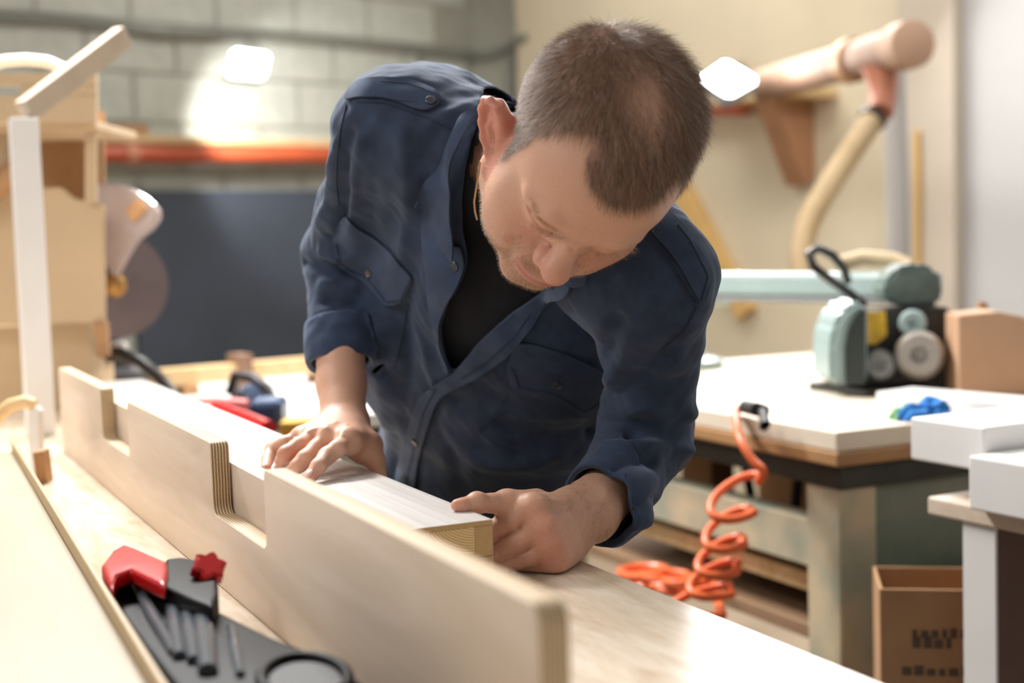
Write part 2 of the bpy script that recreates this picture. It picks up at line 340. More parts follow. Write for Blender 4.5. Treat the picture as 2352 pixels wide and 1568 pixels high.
# ------------------------------------------------------------------ distance-field modelling
class Field:
    def __init__(s, lo, hi, h):
        s.lo = np.array(lo, float); s.h = h; s.n = np.ceil((np.array(hi)-s.lo)/h).astype(int)+1
        s.ax = [(s.lo[i] + h*np.arange(s.n[i])).astype(np.float32) for i in range(3)]
        s.D = np.full(s.n, .2, np.float32)
    def region(s, lo, hi):
        sl = []
        for i in range(3):
            a = int(max(0, math.floor((lo[i]-s.lo[i])/s.h))); b = int(min(s.n[i], math.ceil((hi[i]-s.lo[i])/s.h)+1))
            if b <= a: return None
            sl.append(slice(a, b))
        return tuple(sl)
    def grid(s, sl): return s.ax[0][sl[0]][:, None, None], s.ax[1][sl[1]][None, :, None], s.ax[2][sl[2]][None, None, :]
    def apply(s, fn, lo, hi, k, mode='add', pad=.012):
        m = pad + abs(k)
        sl = s.region(np.array(lo)-m, np.array(hi)+m)
        if sl is None: return s
        d = fn(*s.grid(sl)).astype(np.float32); A = s.D[sl]
        if mode == 'add': s.D[sl] = smin(A, d, k)
        elif mode == 'sub': s.D[sl] = -smin(-A, d, k)
        elif mode == 'int': s.D[sl] = -smin(-A, -d, k)
        return s
    def cone(s, a, b, ra, rb=None, k=.01, mode='add'):
        rb = ra if rb is None else rb; a = np.array(a, float); b = np.array(b, float); r = max(ra, rb)
        return s.apply(lambda x, y, z: f_cone(x, y, z, a, b, ra, rb), np.minimum(a, b)-r, np.maximum(a, b)+r, k, mode)
    def chain(s, pts, rads, k=.01):
        for i in range(len(pts)-1): s.cone(pts[i], pts[i+1], rads[i], rads[i+1], k if i == 0 else min(k, .004))
        return s
    def ball(s, c, r, k=.01, mode='add'): return s.ell(c, (r, r, r), None, k, mode)
    def ell(s, c, rad, R=None, k=.01, mode='add'):
        c = np.array(c, float); rad = np.array(rad, float); R = np.eye(3) if R is None else np.array(R)   # columns of R are the axes
        ext = np.sqrt(((R*rad)**2).sum(1))
        return s.apply(lambda x, y, z: f_ell(x, y, z, c, rad, R), c-ext, c+ext, k, mode)
    def mesh(s, smooth=1, lam=.5):
        V, Q = surface_nets(s.D); V = V*s.h + s.lo
        for _ in range(smooth): V = laplace(V, Q, lam)
        return V, Q
def smin(a, b, k):
    if k <= 1e-6: return np.minimum(a, b)
    h = np.clip(.5 + .5*(b-a)/k, 0, 1); return b*(1-h) + a*h - k*h*(1-h)
def f_cone(x, y, z, a, b, ra, rb):
    ba = b-a; L2 = float(ba@ba)+1e-12
    px, py, pz = x-a[0], y-a[1], z-a[2]
    h = np.clip((px*ba[0]+py*ba[1]+pz*ba[2])/L2, 0, 1)
    return np.sqrt((px-h*ba[0])**2+(py-h*ba[1])**2+(pz-h*ba[2])**2) - (ra+(rb-ra)*h)
def f_ell(x, y, z, c, rad, R):
    px, py, pz = x-c[0], y-c[1], z-c[2]
    q = [px*R[0, i]+py*R[1, i]+pz*R[2, i] for i in range(3)]
    k0 = np.sqrt(sum((q[i]/rad[i])**2 for i in range(3))); k1 = np.sqrt(sum((q[i]/rad[i]**2)**2 for i in range(3)))
    return k0*(k0-1)/(k1+1e-9)
def surface_nets(D):
    S = D < 0; n = D.shape
    cnt = np.zeros((n[0]-1, n[1]-1, n[2]-1), np.uint8)
    for i in (0, 1):
        for j in (0, 1):
            for k in (0, 1): cnt += S[i:n[0]-1+i, j:n[1]-1+j, k:n[2]-1+k]
    act = np.argwhere((cnt > 0) & (cnt < 8)); idx = np.full(cnt.shape, -1, np.int64); idx[tuple(act.T)] = np.arange(len(act))
    acc = np.zeros((len(act), 3)); w = np.zeros(len(act)); cor = [(i, j, k) for i in (0, 1) for j in (0, 1) for k in (0, 1)]
    val = {c: D[act[:, 0]+c[0], act[:, 1]+c[1], act[:, 2]+c[2]].astype(float) for c in cor}
    for c in cor:
        for a in range(3):
            if c[a]: continue
            c2 = list(c); c2[a] = 1; c2 = tuple(c2); v0, v1 = val[c], val[c2]; m = (v0 < 0) != (v1 < 0)
            t = np.where(m, v0/np.where(m, v0-v1, 1), 0)
            for b in range(3): acc[:, b] += np.where(m, c[b] + (t if b == a else 0), 0)
            w += m
    V = act + acc/w[:, None]; quads = []
    for a in range(3):
        b, c = (a+1) % 3, (a+2) % 3
        s0 = [slice(1, n[i]-1) for i in range(3)]; s0[a] = slice(0, n[a]-1); s1 = list(s0); s1[a] = slice(1, n[a])
        A, Bq = S[tuple(s0)], S[tuple(s1)]
        e = np.argwhere(A != Bq)
        if not len(e): continue
        off = np.ones(3, int); off[a] = 0; e = e + off; flip = S[tuple(e.T)]
        def g(db, dc):
            q = e.copy(); q[:, b] -= db; q[:, c] -= dc; return idx[tuple(q.T)]
        q = np.stack([g(1, 1), g(0, 1), g(0, 0), g(1, 0)], 1); q[~flip] = q[~flip][:, ::-1]; quads.append(q)
    return V, np.concatenate(quads)
def laplace(V, Q, lam):
    acc = np.zeros_like(V); w = np.zeros(len(V))
    for i in range(4):
        a, b = Q[:, i], Q[:, (i+1) % 4]
        for d in range(3): acc[:, d] += np.bincount(a, V[b, d], len(V)) + np.bincount(b, V[a, d], len(V))
        w += np.bincount(a, minlength=len(V)) + np.bincount(b, minlength=len(V))
    return V + lam*(acc/np.maximum(w, 1)[:, None] - V)
def vnormals(V, Q):
    fn = np.cross(V[Q[:, 2]]-V[Q[:, 0]], V[Q[:, 3]]-V[Q[:, 1]]); N_ = np.zeros_like(V)
    for i in range(4):
        for d in range(3): N_[:, d] += np.bincount(Q[:, i], fn[:, d], len(V))
    return N_/np.maximum(np.linalg.norm(N_, axis=1), 1e-12)[:, None]
def in_poly(pt, poly):
    poly = np.asarray(poly, float); x, y = pt[:, 0], pt[:, 1]; ins = np.zeros(len(pt), bool); j = len(poly)-1
    for i in range(len(poly)):
        xi, yi = poly[i]; xj, yj = poly[j]
        c = ((yi > y) != (yj > y)); ins ^= c & (x < (xj-xi)*(y-yi)/((yj-yi) if yj != yi else 1e-9)+xi); j = i
    return ins
def seg_dist(pts, poly):
    """distance of each point to a polyline"""
    d = np.full(len(pts), 9.0); poly = np.asarray(poly, float)
    for a, b in zip(poly[:-1], poly[1:]):
        ba = b-a; t = np.clip(((pts-a)@ba)/(ba@ba+1e-12), 0, 1); d = np.minimum(d, np.linalg.norm(pts-a-t[:, None]*ba, axis=1))
    return d
def set_color(me, name, colr):
    at = me.color_attributes.new(name, 'FLOAT_COLOR', 'POINT'); at.data.foreach_set('color', np.concatenate([colr, np.ones((len(colr), 1))], 1).astype(np.float32).ravel())
def bvh_of(V, Q): return BVHTree.FromPolygons([tuple(v) for v in V.tolist()], [tuple(q) for q in Q.tolist()])
CV = Vector(CAM)
def hit(bvh, px, py):
    loc, nor, i, d = bvh.ray_cast(CV, Vector(ray(px, py)).normalized())
    if loc is None: return None, None
    return np.array(loc), np.array(nor)
# ------------------------------------------------------------------ the man: head
person = empty('person', B(-.95, .62, -.9), 0, 'man in a dark blue work shirt leaning over the bench with head bowed', 'person')
HM = np.array([[.881001, -.201656, .427986], [.283189, -.499898, -.818478], [-.379000, -.842281, .383304]])
HT = np.array([.0690, 1.3387, 1.2860]); HS = 1.035
def H(*q): return HM@(np.array(q, float)*HS)+HT                 # head coordinates: x his left, y forward, z up
def HL(q): return (np.asarray(q)-HT)@HM/HS
def Rx(a): a = math.radians(a); return np.array([[1, 0, 0], [0, math.cos(a), -math.sin(a)], [0, math.sin(a), math.cos(a)]])
def Ry(a): a = math.radians(a); return np.array([[math.cos(a), 0, math.sin(a)], [0, 1, 0], [-math.sin(a), 0, math.cos(a)]])
def Rz(a): a = math.radians(a); return np.array([[math.cos(a), -math.sin(a), 0], [math.sin(a), math.cos(a), 0], [0, 0, 1]])
NECK = HL(P(1205, 400, 1.53))
EAR_A, EAR_B = HL(P(1142, 230, 1.300)), HL(P(1144, 382, 1.340)); EAR_UP = EAR_A-EAR_B; EAR_O = (EAR_A+EAR_B)/2 + np.array([.0035, 0, 0]); EAR_S = np.linalg.norm(EAR_UP)/.0745
print('ear', EAR_A, EAR_B, EAR_S)
def make_head():
    f = Field((-.125, -.115, -.135), (.098, .14, .145), .0019)
    sym = lambda fn: (lambda x, y, z: fn(np.abs(x), y, z))
    def scone(a, b, ra, rb, k, mode='add'):
        a = np.array(a, float); b = np.array(b, float); r = max(ra, rb); lo = np.minimum(a, b)-r; hi = np.maximum(a, b)+r
        f.apply(sym(lambda x, y, z: f_cone(x, y, z, a, b, ra, rb)), (-hi[0], lo[1], lo[2]), hi, k, mode)
    def sell(c, rad, R, k, mode='add'):
        c = np.array(c, float); rad = np.array(rad, float); R = np.eye(3) if R is None else R; ext = np.sqrt(((R*rad)**2).sum(1)); lo, hi = c-ext, c+ext
        f.apply(sym(lambda x, y, z: f_ell(x, y, z, c, rad, R)), (-hi[0], lo[1], lo[2]), hi, k, mode)
    f.ell((0, -.006, .046), (.0745, .094, .080), None, .01); f.ell((0, -.024, .058), (.0785, .066, .066), None, .02)                 # cranium
    f.ell((0, .030, .045), (.068, .060, .062), None, .02); f.ell((0, .050, .052), (.052, .036, .036), None, .02)                   # forehead
    f.ell((0, .036, -.006), (.060, .050, .060), None, .02)                  # mid face
    sell((.034, .030, -.052), (.028, .045, .036), None, .02)                # jaw body
    scone((.055, .006, -.048), (.012, .074, -.082), .0165, .014, .018)       # jaw line
    scone((.058, .008, -.010), (.055, .006, -.048), .0155, .0165, .02)
    f.ell((0, .078, -.079), (.021, .015, .014), None, .014)                 # chin
    sell((.045, .056, -.008), (.022, .018, .018), Rz(-30), .018)            # cheekbone
    sell((.038, .052, -.036), (.022, .024, .028), None, .02); sell((.055, .030, -.018), (.016, .030, .030), None, .02)                # cheek
    f.ell((0, .078, -.046), (.028, .024, .024), None, .014)                 # muzzle
    scone((.006, .088, .033), (.030, .0845, .037), .0085, .0085, .012); scone((.030, .0845, .037), (.049, .071, .030), .0085, .0075, .012)       # brow ridge
    sell((.033, .098, .014), (.0185, .0150, .0150), Rz(-16), .009, 'sub')  # eye socket
    sell((.0315, .0745, .0165), (.0155, .0140, .0125), Rz(-12), .006)       # closed lids over the eye
    sell((.0125, .0850, .007), (.0065, .0080, .0110), None, .007)            # side of the nose, inner eye corner
    f.cone((0, .084, .030), (0, .1045, -.006), .0088, .0088, .010)           # nose bridge
    f.cone((0, .101, .000), (0, .1095, -.0085), .0092, .0118, .008)
    f.ball((0, .1095, -.0100), .0122, .006)                                 # tip
    sell((.0130, .096, -.0155), (.0085, .0115, .0085), Rz(-18), .006)       # wings
    sell((.0065, .101, -.0240), (.0035, .006, .0035), None, .003, 'sub')    # nostrils
    f.cone((0, .0965, -.030), (0, .1005, -.041), .0028, .0036, .005)        # philtrum/upper lip
    for t in np.linspace(0, 1, 6)[:-1]:
        def lip(t, dz, dy): x = .024*t; return (x, .1015+dy-.014*t*t, -.0465+dz-.001*t)
        scone(lip(t, .004, 0), lip(t+.2, .004-.003*(t+.2), -.001), .0042, .0036, .004)
        scone(lip(t, -.005, -.0015), lip(t+.2, -.005+.003*(t+.2), -.003), .0050, .0040, .004)
    for t in np.linspace(0, 1, 6)[:-1]:
        scone((.026*t, .1075-.016*t*t, -.0465-.002*t), (.026*(t+.2), .1075-.016*(t+.2)**2, -.0465-.002*(t+.2)), .0016, .0016, .002, 'sub')
    sell((.034, .089, -.044), (.003, .008, .014), Rz(-30) @ Ry(20), .009, 'sub')  # fold beside the mouth
    f.cone((0, -.030, -.010), NECK, .050, .056, .03)                        # neck
    scone((.030, .000, -.060), (NECK[0]*0+.02, NECK[1]*.5+.01, NECK[2]*.5-.03), .028, .030, .025)
    # upper lid fold and brow creases
    for px in ([(.016, .0865, .022), (.030, .0885, .0235), (.045, .078, .018)],):
        for a, b in zip(px, px[1:]): scone(a, b, .0013, .0013, .003, 'sub')
    for a, b in zip([(.017, .0855, .0105), (.025, .0885, .0075), (.037, .0875, .0075)], [(.025, .0885, .0075), (.037, .0875, .0075), (.047, .078, .011)]):
        scone(a, b, .0011, .0011, .0025, 'sub')
    # ears
    for sgn in (-1, 1):
        # ear frame: built from two directions seen on the head (long axis, outward axis)
        la = unit(EAR_UP if sgn < 0 else (.0, -.30, .95)); ou = np.array([sgn*.95, .31, .0]); ou = unit(ou - la*(ou@la)); fw = unit(np.cross(la, ou))*(1 if np.cross(la, ou)[1] > 0 else -1)
        ER = np.stack([ou, fw, la], 1); sc = EAR_S if sgn < 0 else .95
        o = EAR_O if sgn < 0 else np.array([.0700, -.006, .004])
        E_ = lambda y, z, x=0.0: o + ER@(np.array([x, y, z])*sc)
        out = [E_(.010, .008, .000), E_(.011, .022, .003), E_(.006, .0335, .006), E_(-.004, .0385, .009), E_(-.0140, .034, .012), E_(-.0190, .022, .0135), E_(-.0200, .006, .0135), E_(-.017, -.010, .012), E_(-.010, -.023, .009), E_(-.001, -.032, .006)]
        f.ell(E_(-.004, .004, -.001), np.array([.0105, .0160, .034])*sc, ER, .004); f.cone(E_(.004, .010, -.006), E_(.004, -.012, -.006), .010, .010, .008)
        f.ell(E_(-.0115, .008, .0045), np.array([.0065, .0115, .029])*sc, ER, .004); f.ell(E_(.004, .020, .000), np.array([.006, .009, .016])*sc, ER, .005)
        f.ell(E_(-.006, .010, .0135), np.array([.0070, .0105, .0225])*sc, ER, .003, 'sub')
        f.chain(out, np.array([.0030, .0032, .0034, .0036, .0036, .0036, .0036, .0044, .0050, .0050])*sc, .006)
        f.chain([E_(.000, .026, .005), E_(-.0085, .017, .0075), E_(-.0115, .004, .008), E_(-.008, -.011, .007)], np.array([.0024, .0026, .0028, .003])*sc, .003)
        f.ell(E_(-.001, -.001, .0105), np.array([.007, .0068, .010])*sc, ER, .003, 'sub')
        f.ell(E_(.0075, -.004, .003), np.array([.0042, .0048, .0075])*sc, ER, .004)
        f.ell(E_(.000, -.0270, .004), np.array([.0045, .0085, .0095])*sc, ER, .004)
    return f.mesh(2, .5)
hV, hQ = make_head(); hQ = hQ[:, ::-1].copy()      # head axes are left-handed
hW = (hV*HS)@HM.T + HT
hN = vnormals(hW, hQ)
head_bvh = bvh_of(hW, hQ)
def crease(V, N_, bvh, px, depth, width, off=(0, 0)):
    pl = [hit(bvh, x+off[0], y+off[1])[0] for x, y in px]; pl = np.array([p for p in pl if p is not None]); d = seg_dist(V, pl)
    return V - N_*(depth*np.exp(-(d/width)**2))[:, None]
LID = [(1214, 478), (1224, 504), (1235, 518), (1247, 529), (1262, 537), (1277, 541), (1290, 553), (1305, 566), (1316, 576)]
hW = crease(hW, hN, head_bvh, LID, .0026, .0022); hW = crease(hW, hN, head_bvh, LID, -.0022, .0030, (9, -9)); hW = crease(hW, hN, head_bvh, LID[1:6], -.0010, .0035, (-7, 10))
for wl_ in ([(1290, 470), (1340, 515), (1400, 535), (1455, 535)], [(1300, 505), (1345, 535), (1400, 552), (1440, 552)], [(1330, 480), (1370, 500), (1420, 510)]): hW = crease(hW, hN, head_bvh, wl_, .00045, .0016)
hW = crease(hW, hN, head_bvh, [(1180, 570), (1166, 577), (1160, 590)], .0008, .002)
hV = (hW-HT)@HM/HS; hN = vnormals(hW, hQ); head_bvh = bvh_of(hW, hQ)

# hair region, first worked out in the picture plane for the side one sees, by simple rules behind
HAIR_PX = [(1150, 372), (1168, 360), (1205, 335), (1238, 312), (1300, 304), (1352, 308), (1372, 322), (1352, 345), (1345, 372), (1352, 420), (1375, 455), (1402, 476), (1460, 482), (1512, 462), (1540, 425), (1556, 408), (1575, 420), (1566, 450), (1556, 470), (1640, 480), (1700, 300), (1600, 0), (1300, 0), (1050, 120), (1080, 300)]
hpx = proj(hW); toC = CAM-hW; facing = (hN*toC).sum(1) > 0
xl, yl, zl = hV.T
ear_u = unit(EAR_UP); ear_n = unit(np.array([-.95, .31, 0]) - ear_u*(np.array([-.95, .31, 0])@ear_u)); er = hV-EAR_O
ear_r = (np.linalg.norm(er, axis=1) < .044) & (er@ear_n > -.0135+.010*(np.abs(er@ear_u) > .028)) & (xl < -.066) & (np.linalg.norm(er-np.outer(er@ear_u, ear_u), axis=1) < .026)
skull = (zl > -.03) & (np.abs(xl) < .084)
hair_m = skull & np.where(facing, in_poly(hpx, HAIR_PX), (yl < .035) & ((zl > .0) | (yl < -.02)) & ((yl < .012) | (zl > .03)))
ear_m = ear_r | ((xl > .0765) & (yl > -.035) & (yl < .02) & (zl < .045) & (zl > -.04))
hair_m &= ~ear_m
hm = hair_m.astype(float)
for _ in range(5):
    a = np.zeros(len(hm)); w = np.zeros(len(hm))
    for i in range(4):
        p, q = hQ[:, i], hQ[:, (i+1) % 4]; a += np.bincount(p, hm[q], len(hm)) + np.bincount(q, hm[p], len(hm)); w += np.bincount(p, minlength=len(hm)) + np.bincount(q, minlength=len(hm))
    hm = .4*hm + .6*a/np.maximum(w, 1)
thin_c = hit(head_bvh, 1490, 235)[0]; thin = np.exp(-(np.linalg.norm((hW-thin_c)*np.array([1.25, .8, .8]), axis=1)/.029)**2)
thin_c2 = hit(head_bvh, 1360, 335)[0]; thin2 = np.exp(-(np.linalg.norm(hW-thin_c2, axis=1)/.010)**2)
# skin colour
def blob(V, c, s): return np.exp(-(np.linalg.norm(V-np.array(c), axis=1)/s)**2)
skin = np.array(lin(214, 168, 143)[:3]); red = np.array(lin(198, 120, 104)[:3]); pale = np.array(lin(216, 176, 150)[:3]); stub = np.array(lin(168, 128, 100)[:3]); lipc = np.array(lin(180, 104, 96)[:3]); scalp = np.array(lin(158, 118, 98)[:3])
sV = hV.copy(); sV[:, 0] = np.abs(sV[:, 0])
def mixc(c, t, w): return c*(1-w[:, None]) + np.asarray(t)*w[:, None]
hc = np.tile(skin, (len(hV), 1))
hc = mixc(hc, red, np.clip(.65*blob(sV, (0, .114, -.014), .018) + .45*blob(sV, (.036, .075, -.012), .026) + .5*blob(sV, (.012, .1, -.02), .008), 0, 1))
hc = mixc(hc, red, np.clip(.7*ear_m, 0, 1))
hc = mixc(hc, pale, .6*blob(sV, (.052, .055, .006), .018))
bw = np.clip(blob(sV, (0, .088, -.075), .030) + blob(sV, (.035, .050, -.062), .034) + .8*blob(sV, (.018, .096, -.040), .014) + .7*blob(sV, (.060, .010, -.035), .026), 0, 1)*(sV[:, 1] > -.02)
hc = mixc(hc, stub, .55*bw)
hc = mixc(hc, lipc, np.clip(1.0*np.exp(-((sV[:, 2]+.0475)/.0055)**2)*(sV[:, 0] < .027)*(sV[:, 1] > .088), 0, 1)*.8)
hc = mixc(hc, scalp, hm*(1-.75*thin)*(1-.5*thin2)*.9)
print('head', len(hV))
# ------------------------------------------------------------------ hair, brows, stubble as real strands
def tri_sample(V, Q, wv, n):
    T = np.concatenate([Q[:, [0, 1, 2]], Q[:, [0, 2, 3]]]); A = np.linalg.norm(np.cross(V[T[:, 1]]-V[T[:, 0]], V[T[:, 2]]-V[T[:, 0]]), axis=1)/2
    w = A*np.clip(wv[T].mean(1), 0, 1); c = np.cumsum(w); i = np.searchsorted(c, rng.random(n)*c[-1]); i = np.minimum(i, len(T)-1)
    u, v = rng.random(n), rng.random(n); m = u+v > 1; u[m] = 1-u[m]; v[m] = 1-v[m]
    return T[i], np.stack([1-u-v, u, v], 1)
def strands(name, roots, dirs, nors, length, rad, curl=.3, seg=5, lift=.35, material=None, parent=None, sag=0.0):
    n = len(roots); pts = np.zeros((n, seg, 3)); d = dirs*(1-lift)+nors*lift; d /= np.linalg.norm(d, axis=1)[:, None]
    p = roots.copy()
    for k in range(seg):
        pts[:, k] = p; t = k/(seg-1)
        dd = d + dirs*curl*t + rng.normal(0, .10, (n, 3)); dd /= np.linalg.norm(dd, axis=1)[:, None]; p = p + dd*(length/(seg-1))[:, None]
    cu = bpy.data.hair_curves.new(name); cu.add_curves([seg]*n)
    cu.attributes['position'].data.foreach_set('vector', pts.astype(np.float32).ravel())
    r = np.tile(np.linspace(1, .35, seg), (n, 1))*np.asarray(rad).reshape(-1, 1) if hasattr(rad, '__len__') else np.tile(np.linspace(1, .35, seg)*rad, (n, 1))
    at = cu.attributes.get('radius') or cu.attributes.new('radius', 'FLOAT', 'POINT'); at.data.foreach_set('value', r.astype(np.float32).ravel())
    return link(name, cu, material, parent, True)
def hair_mat(name, dark, light, grey, greyness):
    m = bpy.data.materials.new(name); m.use_nodes = True; nt = m.node_tree; N = nt.nodes; L = nt.links; b = N['Principled BSDF']; b.inputs['Roughness'].default_value = .34; b.inputs['Specular IOR Level'].default_value = .55
    hi = N.new('ShaderNodeHairInfo'); cr = N.new('ShaderNodeValToRGB'); e = cr.color_ramp.elements
    e[0].position = 0; e[0].color = dark; e[1].position = 1-greyness; e[1].color = light; x = e.new(1-greyness+.02); x.color = grey
    L.new(hi.outputs['Random'], cr.inputs[0]); L.new(cr.outputs[0], b.inputs['Base Color']); return m
M_hair = hair_mat('brown_hair', lin(84, 62, 46), lin(154, 120, 90), lin(206, 194, 182), .12)
M_hairg = hair_mat('grey_highlit_hair', lin(104, 88, 76), lin(168, 150, 134), lin(232, 228, 224), .55)  # natural grey at the sides, made paler to carry silver highlights
M_brow = hair_mat('fair_brow_hair', lin(150, 112, 78), lin(206, 172, 134), lin(224, 206, 186), .2)
M_beard = hair_mat('stubble_hair', lin(112, 76, 46), lin(184, 146, 104), lin(214, 200, 184), .2)
crown_c = HL(hit(head_bvh, 1395, 90)[0])
def hair_layer(n, grey):
    T, bc = tri_sample(hW, hQ, hm*(1-.93*thin)*(1-.7*thin2)*np.where(hm > .25, 1, .25)*(greyw if grey else 1-.8*greyw), n)
    R = (hW[T]*bc[:, :, None]).sum(1); Nn = (hN[T]*bc[:, :, None]).sum(1); Lc = (R-HT)@HM/HS
    # flow away from the whorl: forward over the top, down at the sides
    fl = Lc - crown_c; fl[:, 2] *= .9; fl += np.array([0, .05, 0])*np.clip(Lc[:, 2:3]/.1, 0, 1)
    side = np.clip((np.abs(Lc[:, 0])-.05)/.03, 0, 1)[:, None]; fl = fl/np.linalg.norm(fl, axis=1)[:, None]
    fl = fl*(1-.75*side) + side*np.array([0, .25, -1.0])*.75
    W = fl@HM.T; W -= Nn*(W*Nn).sum(1)[:, None]; W /= np.linalg.norm(W, axis=1)[:, None]
    W += rng.normal(0, .22, W.shape)
    top = np.clip((Lc[:, 2]-.06)/.05, 0, 1)
    ln = (.007 + .013*top)*rng.uniform(.7, 1.25, n); ln[hm[T].mean(1) < .5] *= .7
    return R, W, Nn, ln
greyw = np.clip(np.exp(-((np.abs(hV[:, 0])-.078)/.022)**2)*1.1*np.clip((.10-hV[:, 2])/.05, 0, 1), 0, 1)
R, W, Nn, ln = hair_layer(24000, False); strands('hair', R, W, Nn, ln, 8e-5, .5, 6, .34, M_hair, person)
R, W, Nn, ln = hair_layer(17000, True); strands('hair', R, W, Nn, ln*.9, 7e-5, .4, 5, .38, M_hairg, person)['label'] = 'greying cropped hair at the sides'
# stubble on the jaw, chin and lip
bw2 = np.clip(bw, 0, 1)**1.2*(np.abs(hV[:, 2]+.0475) > .005)
T, bc = tri_sample(hW, hQ, bw2, 9000); R = (hW[T]*bc[:, :, None]).sum(1); Nn = (hN[T]*bc[:, :, None]).sum(1)
W = np.tile(HM@np.array([0, .2, -1.0]), (len(R), 1)) + rng.normal(0, .25, R.shape)
strands('stubble', R, W, Nn, rng.uniform(.0015, .0035, len(R)), 5.5e-5, .2, 3, .6, M_beard, person)
# eyebrows and lashes
bwv = np.zeros(len(hV)); bl = []
for pts in ([(1222, 462), (1240, 490), (1268, 520), (1300, 548)], [(1372, 582), (1410, 583), (1450, 572), (1478, 556)]):
    pl = [hit(head_bvh, *q)[0] for q in pts]; pl = np.array([q for q in pl if q is not None])
    if len(pl) > 1: bwv = np.maximum(bwv, np.exp(-(seg_dist(hW, pl)/.0042)**4))
T, bc = tri_sample(hW, hQ, bwv, 420); R = (hW[T]*bc[:, :, None]).sum(1); Nn = (hN[T]*bc[:, :, None]).sum(1); Lc = (R-HT)@HM/HS
W = np.stack([np.sign(Lc[:, 0])*.9, np.full(len(R), .3), np.full(len(R), -.15)], 1)@HM.T + rng.normal(0, .2, R.shape)
strands('eyebrows', R, W, Nn, rng.uniform(.004, .008, len(R)), 6e-5, .3, 4, .45, M_brow, person)
lr = []; ld = []
lp = np.array(LID[1:6], float)
for t in np.linspace(0, 1, 60):
    q = lp[0]*(1-t) + lp[-1]*t if False else np.array([np.interp(t*4, range(5), lp[:, i]) for i in (0, 1)])
    a, nn = hit(head_bvh, q[0]-2, q[1]+3)
    if a is not None: lr.append(a); ld.append(unit(nn*.8 - CR*.35 - CU*.75))
lr = np.array(lr); ld = np.array(ld)
strands('eyelashes', lr, ld, ld, rng.uniform(.006, .009, len(lr)), 6e-5, .1, 4, 0.0, M_beard, person)
# ------------------------------------------------------------------ shirt: a field for torso and sleeves, opened at front, cuffs and hem
sR, sL = P(908, 308, 1.62), P(1500, 640, 1.43)          # shoulder joints, his right / his left
eR, eL = P(784, 590, 1.79), P(1486, 1000, 1.57)         # elbows
wR_, wL_ = P(787, 930, 1.69), P(1318, 1190, 1.385)      # wrists
cuR, cuL = P(777, 800, 1.72), P(1396, 1148, 1.435)      # inside the cuffs
lat = unit(sL-sR); pel = P(1085, 1120, 1.98); nb = P(1200, 395, 1.57)
up_ = unit(nb-pel); up_ = unit(up_-lat*(up_@lat)); fr = np.cross(lat, up_); fr = fr if fr[1] < 0 else -fr
TR = np.stack([lat, up_, fr], 1)
def torso(f, off, sleeves=True):
    def el(c, r, R=TR, k=.05): f.ell(c, np.array(r)+off, R, k)
    el(P(1140, 590, 1.690), (.182, .175, .112), k=.01)                 # chest
    el(P(1102, 900, 1.830), (.172, .170, .108), k=.06)                 # belly
    el(P(1085, 1120, 1.950), (.155, .140, .110), k=.05)                # waist
    el(P(1045, 365, 1.725), (.140, .115, .080), k=.05)                 # upper back
    f.cone(sR, nb, .060+off, .060+off, .04); f.cone(sL, nb, .058+off, .060+off, .04)
    el(P(950, 312, 1.64), (.080, .070, .070), k=.05)                   # right shoulder
    el(P(1432, 612, 1.48), (.080, .075, .070), k=.05)                  # left shoulder
    el(P(928, 770, 1.80), (.060, .12, .07), k=.05)
    el(P(1335, 830, 1.705), (.058, .12, .072), k=.05)
    if sleeves:
        f.cone(sR, eR, .062+off, .048+off, .030); f.cone(sL, eL, .057+off, .050+off, .022)
        f.cone(eR, cuR, .046+off, .036+off, .020); f.cone(cuR, cuR+(wR_-cuR)*.5, .036+off, .035+off, .01)
        f.cone(eL, cuL, .052+off, .040+off, .016); f.cone(cuL, cuL+(wL_-cuL)*.5, .040+off, .039+off, .01)
BLO, BHI = (-.33, 1.20, .74), (.33, 2.13, 1.53)
fs = Field(BLO, BHI, .0044); torso(fs, 0.0)
sV, sQ = fs.mesh(3, .5); sN = vnormals(sV, sQ)
sb = bvh_of(sV, sQ)
